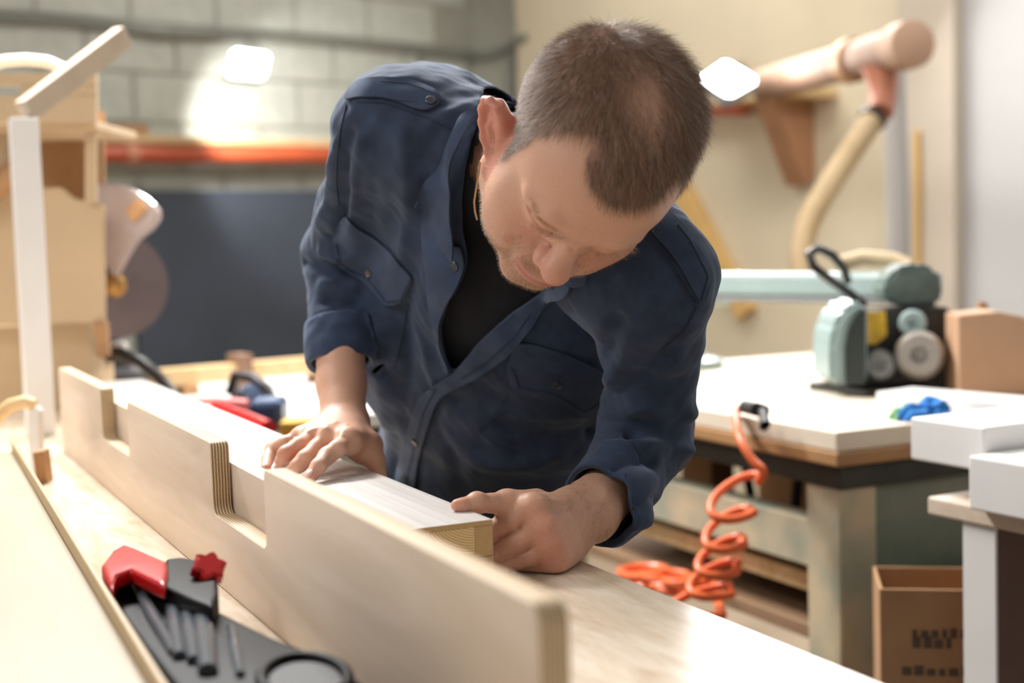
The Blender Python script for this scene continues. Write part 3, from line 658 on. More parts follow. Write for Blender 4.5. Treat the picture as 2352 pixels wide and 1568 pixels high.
# folds: polylines found on the cloth, each a soft ridge (+) or valley (-)
FOLDS = [
 ([(925, 300), (935, 420), (930, 560), (900, 640)], .004, .010), ([(985, 330), (985, 450), (960, 600), (935, 700)], -.003, .012), ([(870, 320), (860, 430), (850, 520)], -.003, .010),
 ([(800, 310), (790, 420), (775, 540)], -.008, .009), ([(825, 330), (812, 430), (800, 520)], .004, .007), ([(775, 330), (755, 440), (735, 520)], .005, .009),
 ([(690, 560), (740, 580), (800, 590)], .007, .008), ([(690, 600), (740, 610), (800, 625)], -.008, .008), ([(695, 640), (745, 650), (810, 655)], .006, .009), ([(700, 690), (750, 690), (815, 700)], -.006, .008), ([(705, 520), (750, 545), (790, 570)], -.005, .007),
 ([(870, 760), (880, 880), (900, 1000)], .005, .012), ([(930, 720), (940, 840), (925, 960)], -.004, .010), ([(905, 1000), (900, 1050), (905, 1090)], -.006, .014), ([(960, 760), (990, 850), (1000, 890)], .004, .009),
 ([(1420, 740), (1380, 860), (1360, 980)], -.006, .010), ([(1490, 700), (1440, 780), (1390, 880)], .004, .012), ([(1560, 700), (1540, 800), (1480, 860)], -.004, .010),
 ([(1360, 1000), (1450, 1000), (1600, 1005)], -.010, .008), ([(1400, 1040), (1480, 1030), (1580, 1030)], .006, .008), ([(1410, 1080), (1500, 1060), (1580, 1075)], -.006, .008), ([(1430, 1120), (1500, 1100), (1560, 1105)], .005, .008), ([(1440, 1160), (1500, 1135), (1540, 1140)], -.005, .007), ([(1440, 1200), (1480, 1190), (1520, 1150)], .004, .007),
 ([(1400, 900), (1480, 870), (1560, 880)], -.004, .010), ([(1390, 950), (1480, 930), (1590, 950)], .005, .010), ([(1150, 980), (1240, 1000), (1330, 990)], -.003, .012), ([(1100, 1060), (1200, 1070), (1290, 1040)], .004, .012), ([(1010, 1000), (1040, 1050), (1060, 1110)], -.003, .010),
 ([(1130, 270), (1060, 300), (1010, 300)], -.003, .008), ([(1100, 230), (1040, 260), (990, 280)], .003, .008), ([(1000, 200), (960, 190), (900, 195)], -.0025, .008),
]
for px, amp, wid in FOLDS:
    pl = [hit(sb, *q)[0] for q in px]; pl = np.array([q for q in pl if q is not None])
    if len(pl) > 1: sV = sV + sN*(1.25*amp*np.exp(-(seg_dist(sV, pl)/wid)**2))[:, None]
# gentle irregular drape
def vnoise(V, s, seed):
    r = np.random.default_rng(seed); o = np.zeros(len(V))
    for _ in range(7):
        k = r.normal(0, 1, 3); k /= np.linalg.norm(k); o += np.sin(V@k*s*r.uniform(.6, 1.5) + r.uniform(0, 6.28))
    return o/2.6
sV = sV + sN*(.0016*vnoise(sV, 70, 1) + .0010*vnoise(sV, 150, 2) + .0004*vnoise(sV, 330, 3))[:, None]
sN = vnormals(sV, sQ); sb = bvh_of(sV, sQ)
# openings
VOPEN = [(1112, 200), (1100, 260), (1080, 330), (1064, 400), (1058, 470), (1062, 540), (1076, 600), (1058, 650), (1030, 695), (1012, 745), (1014, 790), (1034, 850), (1042, 856), (1062, 832), (1110, 775), (1180, 715), (1250, 668), (1330, 618), (1420, 570), (1520, 490), (1548, 440), (1500, 300), (1300, 200), (1180, 200)]
fc = sV[sQ].mean(1); fpx = proj(fc); fnr = np.cross(sV[sQ[:, 2]]-sV[sQ[:, 0]], sV[sQ[:, 3]]-sV[sQ[:, 1]]); front = (fnr*(CAM-fc)).sum(1) > -1e9
neck_hole = (np.linalg.norm(fc-(nb+HT)/2, axis=1) < .085)
cut = (in_poly(fpx, VOPEN) & ((fc[:, 1] < 1.72) & ((fnr*(CAM-fc)).sum(1) > 0))) | neck_hole
axR = unit(wR_-cuR); axL = unit(wL_-cuL)
CUTR, CUTL = P(781, 832, 1.71), P(1372, 1153, 1.42)
def past(c0, ax, rad): 
    d = fc-c0; t = d@ax; return (t > 0) & (t < .12) & (np.linalg.norm(d-np.outer(t, ax), axis=1) < rad)
cut |= past(CUTR, axR, .058) | past(CUTL, axL, .062)
print('cutV', in_poly(fpx, VOPEN).sum(), ((fnr*(CAM-fc)).sum(1) > 0).sum(), len(fc))
HEM = .80
cut |= (fc[:, 2] < HEM)
def compact(V, Q):
    u, inv = np.unique(Q.ravel(), return_inverse=True); return V[u], inv.reshape(-1, 4)
shV, shQ = compact(sV, sQ[~cut])
def boundary(Q):
    E = np.sort(np.concatenate([Q[:, [i, (i+1) % 4]] for i in range(4)]), axis=1); u, c = np.unique(E, axis=0, return_counts=True); return u[c == 1]
def smooth_rim(V, Q, it=12, snap=()):
    V = V.copy(); b = boundary(Q); vs = np.unique(b)
    for c0, ax, rad in snap:
        d = V[vs]-c0; t = d@ax; m = (np.abs(t) < .012) & (np.linalg.norm(d-np.outer(t, ax), axis=1) < rad); V[vs[m]] -= np.outer(t[m], ax)
    for _ in range(it):
        acc = np.zeros_like(V); w = np.zeros(len(V))
        for d in range(3): acc[:, d] += np.bincount(b[:, 0], V[b[:, 1], d], len(V)) + np.bincount(b[:, 1], V[b[:, 0], d], len(V))
        w += np.bincount(b[:, 0], minlength=len(V)) + np.bincount(b[:, 1], minlength=len(V))
        V[vs] = .5*V[vs] + .5*acc[vs]/w[vs][:, None]
    return V
SNAP = ((CUTR, axR, .065), (CUTL, axL, .07))
shV = smooth_rim(shV, shQ, 14, SNAP)
def cloth_mat(name, c, c2, weave=1400, rough=.85):
    m = bpy.data.materials.new(name); m.use_nodes = True; nt = m.node_tree; N = nt.nodes; L = nt.links; b = N['Principled BSDF']
    b.inputs['Roughness'].default_value = rough; b.inputs['Specular IOR Level'].default_value = .25; b.inputs['Sheen Weight'].default_value = .18; b.inputs['Sheen Roughness'].default_value = .5; b.inputs['Sheen Tint'].default_value = (.75, .85, 1, 1)
    tc = N.new('ShaderNodeTexCoord'); nz = N.new('ShaderNodeTexNoise'); nz.inputs['Scale'].default_value = 45; nz.inputs['Detail'].default_value = 8; L.new(tc.outputs['Object'], nz.inputs['Vector'])
    cr = N.new('ShaderNodeValToRGB'); cr.color_ramp.elements[0].position = .3; cr.color_ramp.elements[1].position = .7; cr.color_ramp.elements[0].color = c2; cr.color_ramp.elements[1].color = c; L.new(nz.outputs[0], cr.inputs[0]); L.new(cr.outputs[0], b.inputs['Base Color'])
    n2 = N.new('ShaderNodeTexNoise'); n2.inputs['Scale'].default_value = weave; n2.inputs['Detail'].default_value = 2; L.new(tc.outputs['Object'], n2.inputs['Vector'])
    bp = N.new('ShaderNodeBump'); bp.inputs['Strength'].default_value = .35; bp.inputs['Distance'].default_value = .0006; L.new(n2.outputs[0], bp.inputs['Height']); L.new(bp.outputs[0], b.inputs['Normal']); return m
M_shirt = cloth_mat('blue_cotton', lin(53, 67, 91), lin(42, 52, 72)); M_tee = cloth_mat('black_jersey', lin(19, 19, 22), lin(13, 13, 15), 1800, .9)
M_trous = cloth_mat('dark_trouser_cloth', lin(38, 38, 42), lin(30, 30, 34))
shirt = link('shirt', mesh_np('shirt', shV, shQ), M_shirt, person, True, True); shirt['label'] = 'dark blue cotton work shirt, open at the neck, sleeves rolled'
md = shirt.modifiers.new('thickness', 'SOLIDIFY'); md.thickness = .0016; md.offset = -1
# black T-shirt under it
ft = Field((-.25, 1.25, .86), (.28, 1.95, 1.50), .007); torso(ft, -.013, False); ft.cone(nb, nb+(HT-nb)*.22, .056, .052, .03)
tV, tQ = ft.mesh(2, .5); tc_ = tV[tQ].mean(1); nk = unit(HT-nb)
tV, tQ = compact(tV, tQ[~((np.linalg.norm(tc_-(nb+(HT-nb)*.25), axis=1) < .075) & ((tc_-(nb+(HT-nb)*.12))@nk > 0))])
ts = link('t_shirt', mesh_np('t_shirt', tV, tQ), M_tee, person, True, True); ts['label'] = 'black T-shirt under the shirt'
# trousers and shoes, mostly hidden behind the bench
hipR, hipL = pel - lat*.085 + np.array([0, .03, -.08]), pel + lat*.085 + np.array([0, .03, -.08])
ftR, ftL = np.array([hipR[0]-.02, hipR[1]+.06, .10]), np.array([hipL[0]+.06, hipL[1]+.02, .10])
fp = Field((-.40, 1.70, .03), (.34, 2.35, 1.02), .010)
fp.ell(pel+np.array([0, .02, -.06]), (.150, .11, .12), np.stack([lat, np.array([0, 0, 1.]), np.cross(lat, np.array([0, 0, 1.]))], 1), .02)
for hp, ff in ((hipR, ftR), (hipL, ftL)):
    kn = (hp+ff)/2 + np.array([0, -.03, .02]); fp.cone(hp, kn, .085, .066, .03); fp.cone(kn, ff, .066, .055, .02)
pV, pQ = fp.mesh(2, .5); link('trousers', mesh_np('trousers', pV, pQ), M_trous, person, True, True)
for ff in (ftR, ftL):
    fq = Field(ff+np.array([-.09, -.26, -.11]), ff+np.array([.09, .14, .06]), .008)
    fq.ell(ff+np.array([0, -.07, -.055]), (.046, .15, .044), None, .01); fq.cone(ff+np.array([0, .03, -.04]), ff+np.array([0, .03, .02]), .046, .043, .02)
    z0 = ff[2]-.0985; fq.apply(lambda x, y, z, z0=z0: (z0-z)+0*x+0*y, ff-.3, ff+.3, .002, 'int')
    bV, bQ = fq.mesh(1, .5); link('shoe', mesh_np('shoe', bV, bQ), M_black, person, True, True)
# ------------------------------------------------------------------ collar, plackets, pocket flaps, epaulettes, buttons, cuffs, seams
ftn = Field((-.25, 1.25, .84), (.30, 1.98, 1.50), .006); torso(ftn, .0, False); nV, nQ = ftn.mesh(3, .5); sbt = bvh_of(nV, nQ)
SB = sb
def lay(px, py, off=0.0):
    sb = SB; a, n = hit(sb, px, py)
    if a is None:
        d = unit(ray(px, py)); q = CAM + d*1.6
        for _ in range(3):
            l, n_, i, dd = sb.find_nearest(Vector(q)); q = CAM + d*((np.array(l)-CAM)@d)
        a, n = np.array(l), np.array(n_)
    return a, n
def patch(name, poly, off, th, m, parent, step=9.0, lift=None, edge=None):
    poly = [np.array(p, float) for p in poly]; out = []
    for a, b in zip(poly, poly[1:]+poly[:1]):
        n = max(1, int(np.linalg.norm(b-a)/step))
        for i in range(n): out.append(a+(b-a)*i/n)
    nb_ = len(out); out = np.array(out)
    for _ in range(2):                                  # soften the corners a little
        out = .25*np.roll(out, 1, 0) + .5*out + .25*np.roll(out, -1, 0)
    x0, y0 = out.min(0); x1, y1 = out.max(0)
    gx, gy = np.meshgrid(np.arange(x0, x1, step), np.arange(y0, y1, step)); g = np.stack([gx.ravel(), gy.ravel()], 1)
    g = g[in_poly(g, out)]
    if len(g):
        dd = np.min(np.linalg.norm(g[:, None]-out[None], axis=2), axis=1); g = g[dd > step*.55]
    pts = [Vector(p) for p in np.concatenate([out, g])] if len(g) else [Vector(p) for p in out]
    vs, es, fs_, *_ = delaunay_2d_cdt(pts, [(i, (i+1) % nb_) for i in range(nb_)], [], 1, 1e-4)
    A, N_ = [], []
    for v in vs:
        a, n = lay(v.x, v.y); A.append(a); N_.append(n)
    A = np.array(A); N_ = np.array(N_)
    adj = [set() for _ in vs]
    for f in fs_:
        for i in range(len(f)): adj[f[i]].add(f[(i+1) % len(f)]); adj[f[(i+1) % len(f)]].add(f[i])
    for _ in range(6): N_ = np.array([N_[i]*.5 + .5*np.mean([N_[j] for j in adj[i]], axis=0) if adj[i] else N_[i] for i in range(len(N_))])
    for _ in range(2): A = np.array([A[i]*.5 + .5*np.mean([A[j] for j in adj[i]], axis=0) if (adj[i] and i >= nb_) else A[i] for i in range(len(A))])
    N_ /= np.linalg.norm(N_, axis=1)[:, None]
    o = np.array([off + (lift(v.x, v.y) if lift else 0) for v in vs])
    top = A + N_*(o+th)[:, None]; bot = A + N_*o[:, None]; n = len(vs)
    F_ = []
    for f in fs_:
        f = list(f); nn = np.cross(top[f[1]]-top[f[0]], top[f[2]]-top[f[0]])
        if nn@N_[f[0]] < 0: f = f[::-1]
        F_.append(tuple(f)); F_.append(tuple(i+n for i in f[::-1]))
    cnt = {}; tops = F_[::2]
    for f in tops:
        for i in range(len(f)):
            e = (f[i], f[(i+1) % len(f)]); cnt[e] = 1
    for (i, j) in list(cnt):
        if (j, i) not in cnt: F_.append((j, i, i+n, j+n))
    me = bpy.data.meshes.new(name); me.from_pydata([tuple(v) for v in np.concatenate([top, bot]).tolist()], [], F_); me.update(); me.shade_smooth()
    try: me.set_sharp_from_angle(angle=math.radians(50))
    except Exception: pass
    o_ = link(name, me, m, parent, True); return o_, bvh_of2(top, tops)
def bvh_of2(V, F_): return BVHTree.FromPolygons([tuple(v) for v in V.tolist()], F_)
def bump_at(cx, cy, r, amp): return lambda x, y: amp*math.exp(-((x-cx)**2+(y-cy)**2)/r**2)
M_shirt2 = cloth_mat('blue_cotton_trim', lin(60, 75, 102), lin(48, 60, 83))
M_seam = cloth_mat('seam_thread', lin(44, 54, 72), lin(36, 44, 58))
M_btn = mat('shirt_button', lin(60, 66, 80), .25, noise=.2, nscale=200, coat=.4)
EP_R = [(792, 236), (800, 214), (822, 191), (838, 186), (871, 182), (920, 184), (945, 188), (978, 202), (1009, 217), (1015, 230), (1004, 246), (983, 257), (956, 255), (920, 238), (880, 226), (820, 226)]
EP_L = [(1494, 534), (1509, 511), (1534, 490), (1555, 511), (1585, 545), (1610, 591), (1624, 622), (1630, 640), (1612, 695), (1605, 691), (1589, 664), (1566, 622), (1536, 580)]
FL_R = [(795, 490), (817, 520), (862, 544), (898, 575), (924, 609), (952, 636), (938, 667), (924, 694), (889, 700), (866, 671), (840, 644), (804, 627), (775, 604), (766, 555), (772, 520)]
FL_L = [(1190, 782), (1235, 787), (1299, 808), (1350, 833), (1401, 863), (1418, 868), (1405, 889), (1393, 923), (1354, 948), (1342, 950), (1295, 923), (1257, 906), (1218, 897), (1184, 889), (1172, 850), (1165, 842), (1176, 808)]
CO_R = [(951, 446), (982, 417), (1014, 388), (1045, 336), (1072, 303), (1110, 262), (1113, 272), (1086, 327), (1068, 372), (1061, 417), (1060, 480), (1065, 540), (1069, 588), (1040, 562), (1018, 540), (1005, 515), (1004, 496), (978, 479)]
LAP = [(968, 478), (1000, 500), (1006, 518), (1020, 542), (1042, 564), (1066, 556), (1077, 604), (1059, 650), (1031, 695), (1014, 745), (1016, 790), (1042, 854), (1030, 858), (1004, 770), (988, 690), (982, 600), (972, 530)]
PLK = [(1330, 618), (1250, 668), (1180, 715), (1110, 775), (1062, 832), (1040, 858), (1000, 880), (965, 912), (948, 960), (932, 1020), (916, 1080), (908, 1130), (955, 1130), (966, 1050), (985, 985), (1005, 925), (1030, 895), (1085, 870), (1140, 834), (1190, 790), (1228, 742), (1245, 706), (1330, 650)]
CO_L = [(1308, 642), (1330, 616), (1368, 598), (1366, 625), (1360, 653), (1337, 656), (1318, 650)]
STD = [(1238, 702), (1234, 690), (1248, 676), (1290, 654), (1316, 640), (1326, 655), (1306, 683), (1272, 683), (1252, 692)]
b_ep, bv1 = patch('epaulette', EP_R, .002, .0026, M_shirt2, shirt, 8)
b_el, bv2 = patch('epaulette', EP_L, .002, .0028, M_shirt2, shirt, 8)
b_fr, bv3 = patch('pocket_flap', FL_R, .0012, .0026, M_shirt2, shirt, 8, lift=lambda x, y: .003*max(0, min(1, (y-560-(x-770)*.55)/110)))
SB = sbt
b_fl, bv4 = patch('pocket_flap', FL_L, .0035, .0026, M_shirt, shirt, 9, lift=lambda x, y: .003*max(0, min(1, (y-800-(x-1190)*.36)/95)))
SB = sb
b_lp, bv6 = patch('front_facing', LAP, .0030, .0022, M_shirt2, shirt, 9, lift=lambda x, y: .004*max(0, (x-985)/90))
b_co, bv5 = patch('collar', CO_R, .0115, .0028, M_shirt2, shirt, 8, lift=lambda x, y: .010*math.exp(-((x-1075)/40)**2) + .008*math.exp(-((x-955)/30)**2))
b_pl, bv7 = patch('placket', PLK, .0022, .0030, M_shirt2, shirt, 9, lift=lambda x, y: .0035*math.exp(-((y-850)/60)**2))
b_st, bv9 = patch('collar_stand', STD, .0060, .0026, M_shirt2, shirt, 7)
b_cl, bv8 = patch('collar', CO_L, .0100, .0024, M_shirt2, shirt, 7)
def button(px, py, r, bv, parent, nm='button'):
    loc, nor, i, d = bv.ray_cast(CV, Vector(ray(px, py)).normalized())
    if loc is None: a, n = lay(px, py); loc, nor = Vector(a), Vector(n)
    if nor.dot(CV-loc) < 0: nor = -nor
    q = nor.to_track_quat('Z', 'Y').to_matrix().to_4x4(); M = Matrix.Translation(loc) @ q
    mb = MB(); mb.lathe([(0, 0), (r*.9, 0), (r, r*.14), (r, r*.26), (r*.82, r*.36), (r*.7, r*.22), (0, r*.18)], 20, M)
    for k in range(4):
        a = math.pi/4 + k*math.pi/2; c = M @ Vector((math.cos(a)*r*.26, math.sin(a)*r*.26, 0)); nz = nor*(r*.30)
        mb.tube([c, c+nz], r*.09, 6)
    return mb.build(nm, M_btn, parent, True, smooth=True)
button(988, 231, .0056, bv1, shirt); button(846, 627, .0058, bv3, shirt); button(1279, 885, .0056, bv4, shirt); button(1043, 611, .0056, bv6, shirt)
button(953, 1017, .0056, bv7, shirt); button(930, 1096, .0056, bv7, shirt)
def seam(px, rad=.0007, bv=None, off=.0006):
    pts = []
    for (x0, y0), (x1, y1) in zip(px, px[1:]):
        n = max(2, int(math.hypot(x1-x0, y1-y0)/8))
        for i in range(n): pts.append((x0+(x1-x0)*i/n, y0+(y1-y0)*i/n))
    pts.append(px[-1]); w = []
    for x, y in pts:
        if bv is not None:
            loc, nor, i, d = bv.ray_cast(CV, Vector(ray(x, y)).normalized())
            if loc is None: continue
            a, n = np.array(loc), np.array(nor); n = n if n@(CAM-a) > 0 else -n
        else: a, n = lay(x, y)
        w.append(a+n*off)
    if len(w) > 2: MB().tube(w, rad, 6).build('seam', M_seam, shirt, True, smooth=True)
def inset(poly, k, i0, i1):
    p = np.array(poly, float); c = p.mean(0); q = p[i0:i1]; d = c-q; return [tuple(v) for v in q + d/np.linalg.norm(d, axis=1)[:, None]*k]
seam([(820, 234), (880, 236), (930, 252), (982, 271), (1027, 292), (1056, 306)], .0009)
seam([(796, 242), (782, 300), (774, 360), (772, 420), (778, 470)], .0010)
seam([(1486, 548), (1530, 594), (1558, 637), (1580, 674), (1600, 704)], .0012)
seam([(1600, 704), (1570, 760), (1520, 800)], .0009); seam([(938, 697), (926, 760), (905, 848)], .0009)
SB = sbt
seam([(1170, 900), (1130, 960), (1100, 985), (1130, 1010), (1200, 1030), (1262, 1036)], .0006, None, .0030)
SB = sb
seam([(1000, 893), (975, 940), (962, 985), (945, 1050), (930, 1125)], .0005, bv7); seam([(1218, 720), (1180, 775), (1120, 828), (1060, 868)], .0005, bv7)
seam(inset(EP_R, 7, 4, 15), .0005, bv1); seam(inset(FL_R, 7, 5, 14), .0005, bv3); seam(inset(FL_L, 7, 6, 16), .0005, bv4); seam(inset(EP_L, 6, 3, 13), .0005, bv2)
# turned-up cuffs: bands lifted off the sleeve ends
def cuff(c0, ax, rad, ln, lab):
    d = fc-c0; t = d@ax; m = (t > -ln) & (t < .0) & (np.linalg.norm(d-np.outer(t, ax), axis=1) < rad)
    V, Q = compact(sV, sQ[m]); V = smooth_rim(V, Q, 10, ((c0, ax, .2), (c0-ax*ln, ax, .2)))
    N_ = vnormals(V, Q); V = V + N_*.0042
    o = link('cuff', mesh_np('cuff', V, Q), M_shirt2, shirt, True, True); o['label'] = lab
    k = o.modifiers.new('thickness', 'SOLIDIFY'); k.thickness = .0040; k.offset = -1; return o
cuff(CUTR, axR, .047, .052, 'turned-up cuff on the wearer\'s right sleeve'); cuff(CUTL, axL, .07, .050, 'turned-up cuff on the wearer\'s left sleeve')
# fine chain at the neck
ch = []
for x, y in [(1112, 378), (1108, 398), (1104, 420), (1100, 442), (1098, 464), (1101, 488), (1106, 505)]:
    h2, n2 = hit(head_bvh, x+10, y)
    ch.append(h2[1] if h2 is not None else np.nan)
yv = np.nanmedian(ch); ch = [P(x-9, y, yv + .012) for x, y in [(1112, 372), (1109, 395), (1105, 420), (1101, 442), (1098, 464), (1100, 486), (1105, 505)]]
if len(ch) > 2: MB().tube(ch, .0009, 8).build('neck_chain', mat('gold_chain', lin(196, 164, 120), .3, .9), person, True, smooth=True)
# ------------------------------------------------------------------ forearms and hands
BEAM_Z = .966
def clear(p, r):
    """keep a finger outside the beam's far side and above the bench"""
    q = BL(p)
    if -2.1 < q[0] < -.515 and q[2] < .066+r*.6 and q[1] < .2135+r: q[1] = .2135+r
    if q[2] < r: q[2] = r
    return B(*q)
def union_fingers(f, fingers, k_in=.004, kf=.0006, kp=.0045):
    """each finger is its own smooth chain; fingers meet in a sharp crease, then blend into the palm"""
    F2 = Field(f.lo, f.lo+f.h*(f.n-1), f.h); F2.n = f.n; F2.ax = f.ax; F2.D = np.full(f.n, .2, np.float32)
    for pts, rads in fingers:
        G = Field.__new__(Field); G.lo, G.h, G.n, G.ax = f.lo, f.h, f.n, f.ax
        pts = np.array(pts); lo = pts.min(0)-max(rads)-.02; hi = pts.max(0)+max(rads)+.02; sl = F2.region(lo, hi)
        G.D = np.full(f.n, .2, np.float32); G.chain(pts, rads, k_in)
        F2.D[sl] = smin(F2.D[sl], G.D[sl], kf)
    f.D = smin(f.D, F2.D, kp)
def mk_left():
    lo = np.array([-.075, 1.265, .895]); hi = np.array([.165, 1.50, 1.04]); f = Field(lo, hi, .00135)
    W = P(1312, 1191, 1.385); F0 = P(1420, 1108, 1.47)
    f.cone(F0, P(1352, 1174, 1.405), .030, .0305, .01); f.cone(P(1352, 1176, 1.405), W, .0305, .0270, .01)
    f.cone(W + np.array([0, 0, .012]), P(1300, 1175, 1.37), .016, .018, .015)
    M = [P(1222, 1168, 1.334), P(1246, 1214, 1.326), P(1262, 1256, 1.326), P(1271, 1293, 1.332)]
    for m, r, t in zip(M, (.0116, .0108, .0104, .0104), (-.006, 0, .004, .010)):
        f.cone(W + np.array([0, 0, -t]), m, .021, r, .012)
    f.ell(P(1262, 1235, 1.348), (.022, .020, .034), None, .02); f.ball(P(1245, 1250, 1.360), .026, .02)
    f.cone(P(1262, 1290, 1.352), P(1305, 1250, 1.378), .0155, .018, .015)
    th = [P(1049, 1160, 1.308), P(1064, 1160, 1.31), P(1096, 1156, 1.318), P(1128, 1155, 1.328), P(1165, 1156, 1.342), P(1230, 1160, 1.366)]
    f.chain(th, [.0058, .0066, .0090, .0088, .0110, .0165], .006); f.ball(P(1095, 1150, 1.318), .0072, .008)
    f.cone(th[4], P(1225, 1178, 1.35), .011, .012, .012)
    fing = []
    for m, p1, p2, r in ((M[0], P(1122, 1226, 1.340), P(1075, 1240, 1.385), .0112), (M[1], P(1127, 1276, 1.332), P(1082, 1290, 1.375), .0094), (M[2], P(1160, 1311, 1.330), P(1115, 1320, 1.37), .0083), (M[3], P(1200, 1326, 1.338), P(1160, 1332, 1.37), .0076)):
        mid = (m*.55+p1*.45)
        fing.append(([m, mid, clear(p1, r), clear(p2, r*.9)], [r*1.06, r*.98, r, r*.86]))
    union_fingers(f, fing)
    for m, r in zip(M, (.0105, .0105, .0095, .0085)): f.ball(m + unit(CAM-m)*.0035 + np.array([.002, 0, .002]), r, .014)
    f.apply(lambda x, y, z: (.9006-z)+0*x+0*y, lo, hi, .004, 'int')
    return f
def mk_right():
    lo = np.array([-.30, 1.44, .925]); hi = np.array([-.135, 1.80, 1.165]); f = Field(lo, hi, .0015)
    W = P(790, 968, 1.645); E0 = P(781, 790, 1.712)
    f.cone(E0, P(784, 880, 1.685), .030, .0285, .01); f.cone(P(784, 880, 1.685), W, .0285, .0265, .01)
    M = [PZ(800, 1014, 1.0), PZ(756, 1007, 1.003), PZ(718, 1004, 1.001), PZ(690, 1008, .997)]
    for m, r, t in zip(M, (.0128, .0122, .0116, .0110), (.008, .003, -.003, -.008)): f.cone(W + np.array([t, 0, -.004]), m, .0205, r, .012)
    f.ell((M[0]+M[3])/2*.6 + W*.4 + np.array([0, 0, -.004]), (.036, .036, .014), None, .015)
    z = BEAM_Z
    fing = [([M[0], PZ(776, 1030, .9965), PZ(751, 1047, .990), PZ(731, 1071, .9825), PZ(713, 1096, z+.0070)], [.0112, .0094, .0094, .0082, .0070]),
            ([M[1], PZ(728, 1028, .995), PZ(701, 1053, .986), PZ(684, 1070, .979), PZ(670, 1082, z+.0068)], [.0110, .0094, .0092, .0080, .0068]),
            ([M[2], PZ(688, 1022, .997), PZ(657, 1042, .9895), PZ(649, 1058, .980), PZ(643, 1073, z+.0066)], [.0106, .0090, .0090, .0076, .0066]),
            ([M[3], PZ(655, 1018, .994), PZ(625, 1031, .987), PZ(615, 1055, .978), PZ(610, 1076, z+.0062)], [.0098, .0084, .0082, .0070, .0060])]
    union_fingers(f, fing)
    for m, r in zip(M, (.0080, .0080, .0074, .0066)): f.ball(m + np.array([0, -.003, .0062]), r, .009)
    th = [P(818, 990, 1.625), P(846, 1022, 1.600), P(862, 1058, 1.580), P(872, 1094, 1.565)]
    th = [th[0], th[1], clear(th[2], .0105), clear(th[3], .009)]
    f.chain(th, [.0170, .0130, .0110, .0085], .008); f.cone(M[0], th[1], .011, .012, .016); f.ball(P(828, 1035, 1.585), .0125, .014)
    return f
fl = mk_left(); lV, lQ = fl.mesh(2, .5); frh = mk_right(); rV, rQ = frh.mesh(2, .5)
lN, rN = vnormals(lV, lQ), vnormals(rV, rQ); lb, rb = bvh_of(lV, lQ), bvh_of(rV, rQ)
def handcol(V, warm, base=skin):
    c = np.tile(base, (len(V), 1))
    for q, s, w in warm: c = mixc(c, np.array(lin(200, 122, 104)[:3]), np.clip(w*np.exp(-(np.linalg.norm(V-q, axis=1)/s)**2), 0, 1))
    return c
def crs(V, N_, bv, lst, d, w):
    for px in lst:
        pl = [hit(bv, *q)[0] for q in px]; pl = [p for p in pl if p is not None]
        if len(pl) > 1: V = V - N_*(d*np.exp(-(seg_dist(V, np.array(pl))/w)**2))[:, None]
    return V
lV = crs(lV, lN, lb, [[(1137, 1216), (1142, 1240)], [(1142, 1212), (1147, 1236)], [(1150, 1262), (1158, 1285)], [(1144, 1266), (1152, 1290)], [(1176, 1296), (1184, 1312)]], .0007, .0009)
lV = crs(lV, lN, lb, [[(1226, 1180), (1240, 1200)], [(1232, 1176), (1247, 1195)], [(1218, 1190), (1232, 1210)], [(1245, 1225), (1268, 1232)], [(1245, 1232), (1268, 1240)], [(1092, 1135), (1096, 1148)], [(1099, 1135), (1103, 1147)]], .0004, .0009)
lV = crs(lV, lN, lb, [[(1245, 1150), (1300, 1150)], [(1265, 1195), (1310, 1190)], [(1285, 1235), (1312, 1215)]], -.0014, .004)
rV = crs(rV, rN, rb, [[(745, 985), (770, 970)], [(705, 992), (740, 978)], [(785, 1000), (795, 975)]], -.0014, .0035)
rV = crs(rV, rN, rb, [[(740, 1042), (757, 1055)], [(735, 1048), (751, 1060)], [(692, 1046), (706, 1060)], [(650, 1036), (662, 1046)], [(775, 1002), (800, 992)]], .0005, .0010)
lc = handcol(lV, [(P(1050, 1160, 1.308), .012, .5), (P(1232, 1180, 1.32), .014, .35), (P(1250, 1216, 1.315), .014, .35), (P(1268, 1256, 1.315), .014, .4), (P(1140, 1240, 1.335), .02, .4), (P(1270, 1290, 1.32), .02, .45), (P(1325, 1240, 1.37), .012, .35)])
rc = handcol(rV, [(PZ(657, 1042, .9895), .014, .7), (PZ(800, 1012, 1.0), .014, .5), (PZ(756, 1005, 1.003), .014, .4), (PZ(713, 1096, .973), .013, .5), (PZ(670, 1082, .973), .013, .4), (P(846, 1022, 1.6), .02, .35)])
# the hidden rest of the body inside the clothes
fcore = Field((-.30, 1.30, .80), (.30, 2.08, 1.48), .012); torso(fcore, -.024)
cV, cQ = fcore.mesh(1, .5)
parts_ = [(hW, hQ, hc), (lV, lQ, lc), (rV, rQ, rc), (cV, cQ, np.tile(skin, (len(cV), 1)))]
o_ = 0; BVs, BQs, BCs = [], [], []
for V, Q, c in parts_: BVs.append(V); BQs.append(Q+o_); BCs.append(c); o_ += len(V)
M_skin = vmat('skin', 'col', .46, .15, .12, 1100, .4, .045, 420)
me = mesh_np('body', np.concatenate(BVs), np.concatenate(BQs)); set_color(me, 'col', np.concatenate(BCs))
body = link('body', me, M_skin, person, True, True)
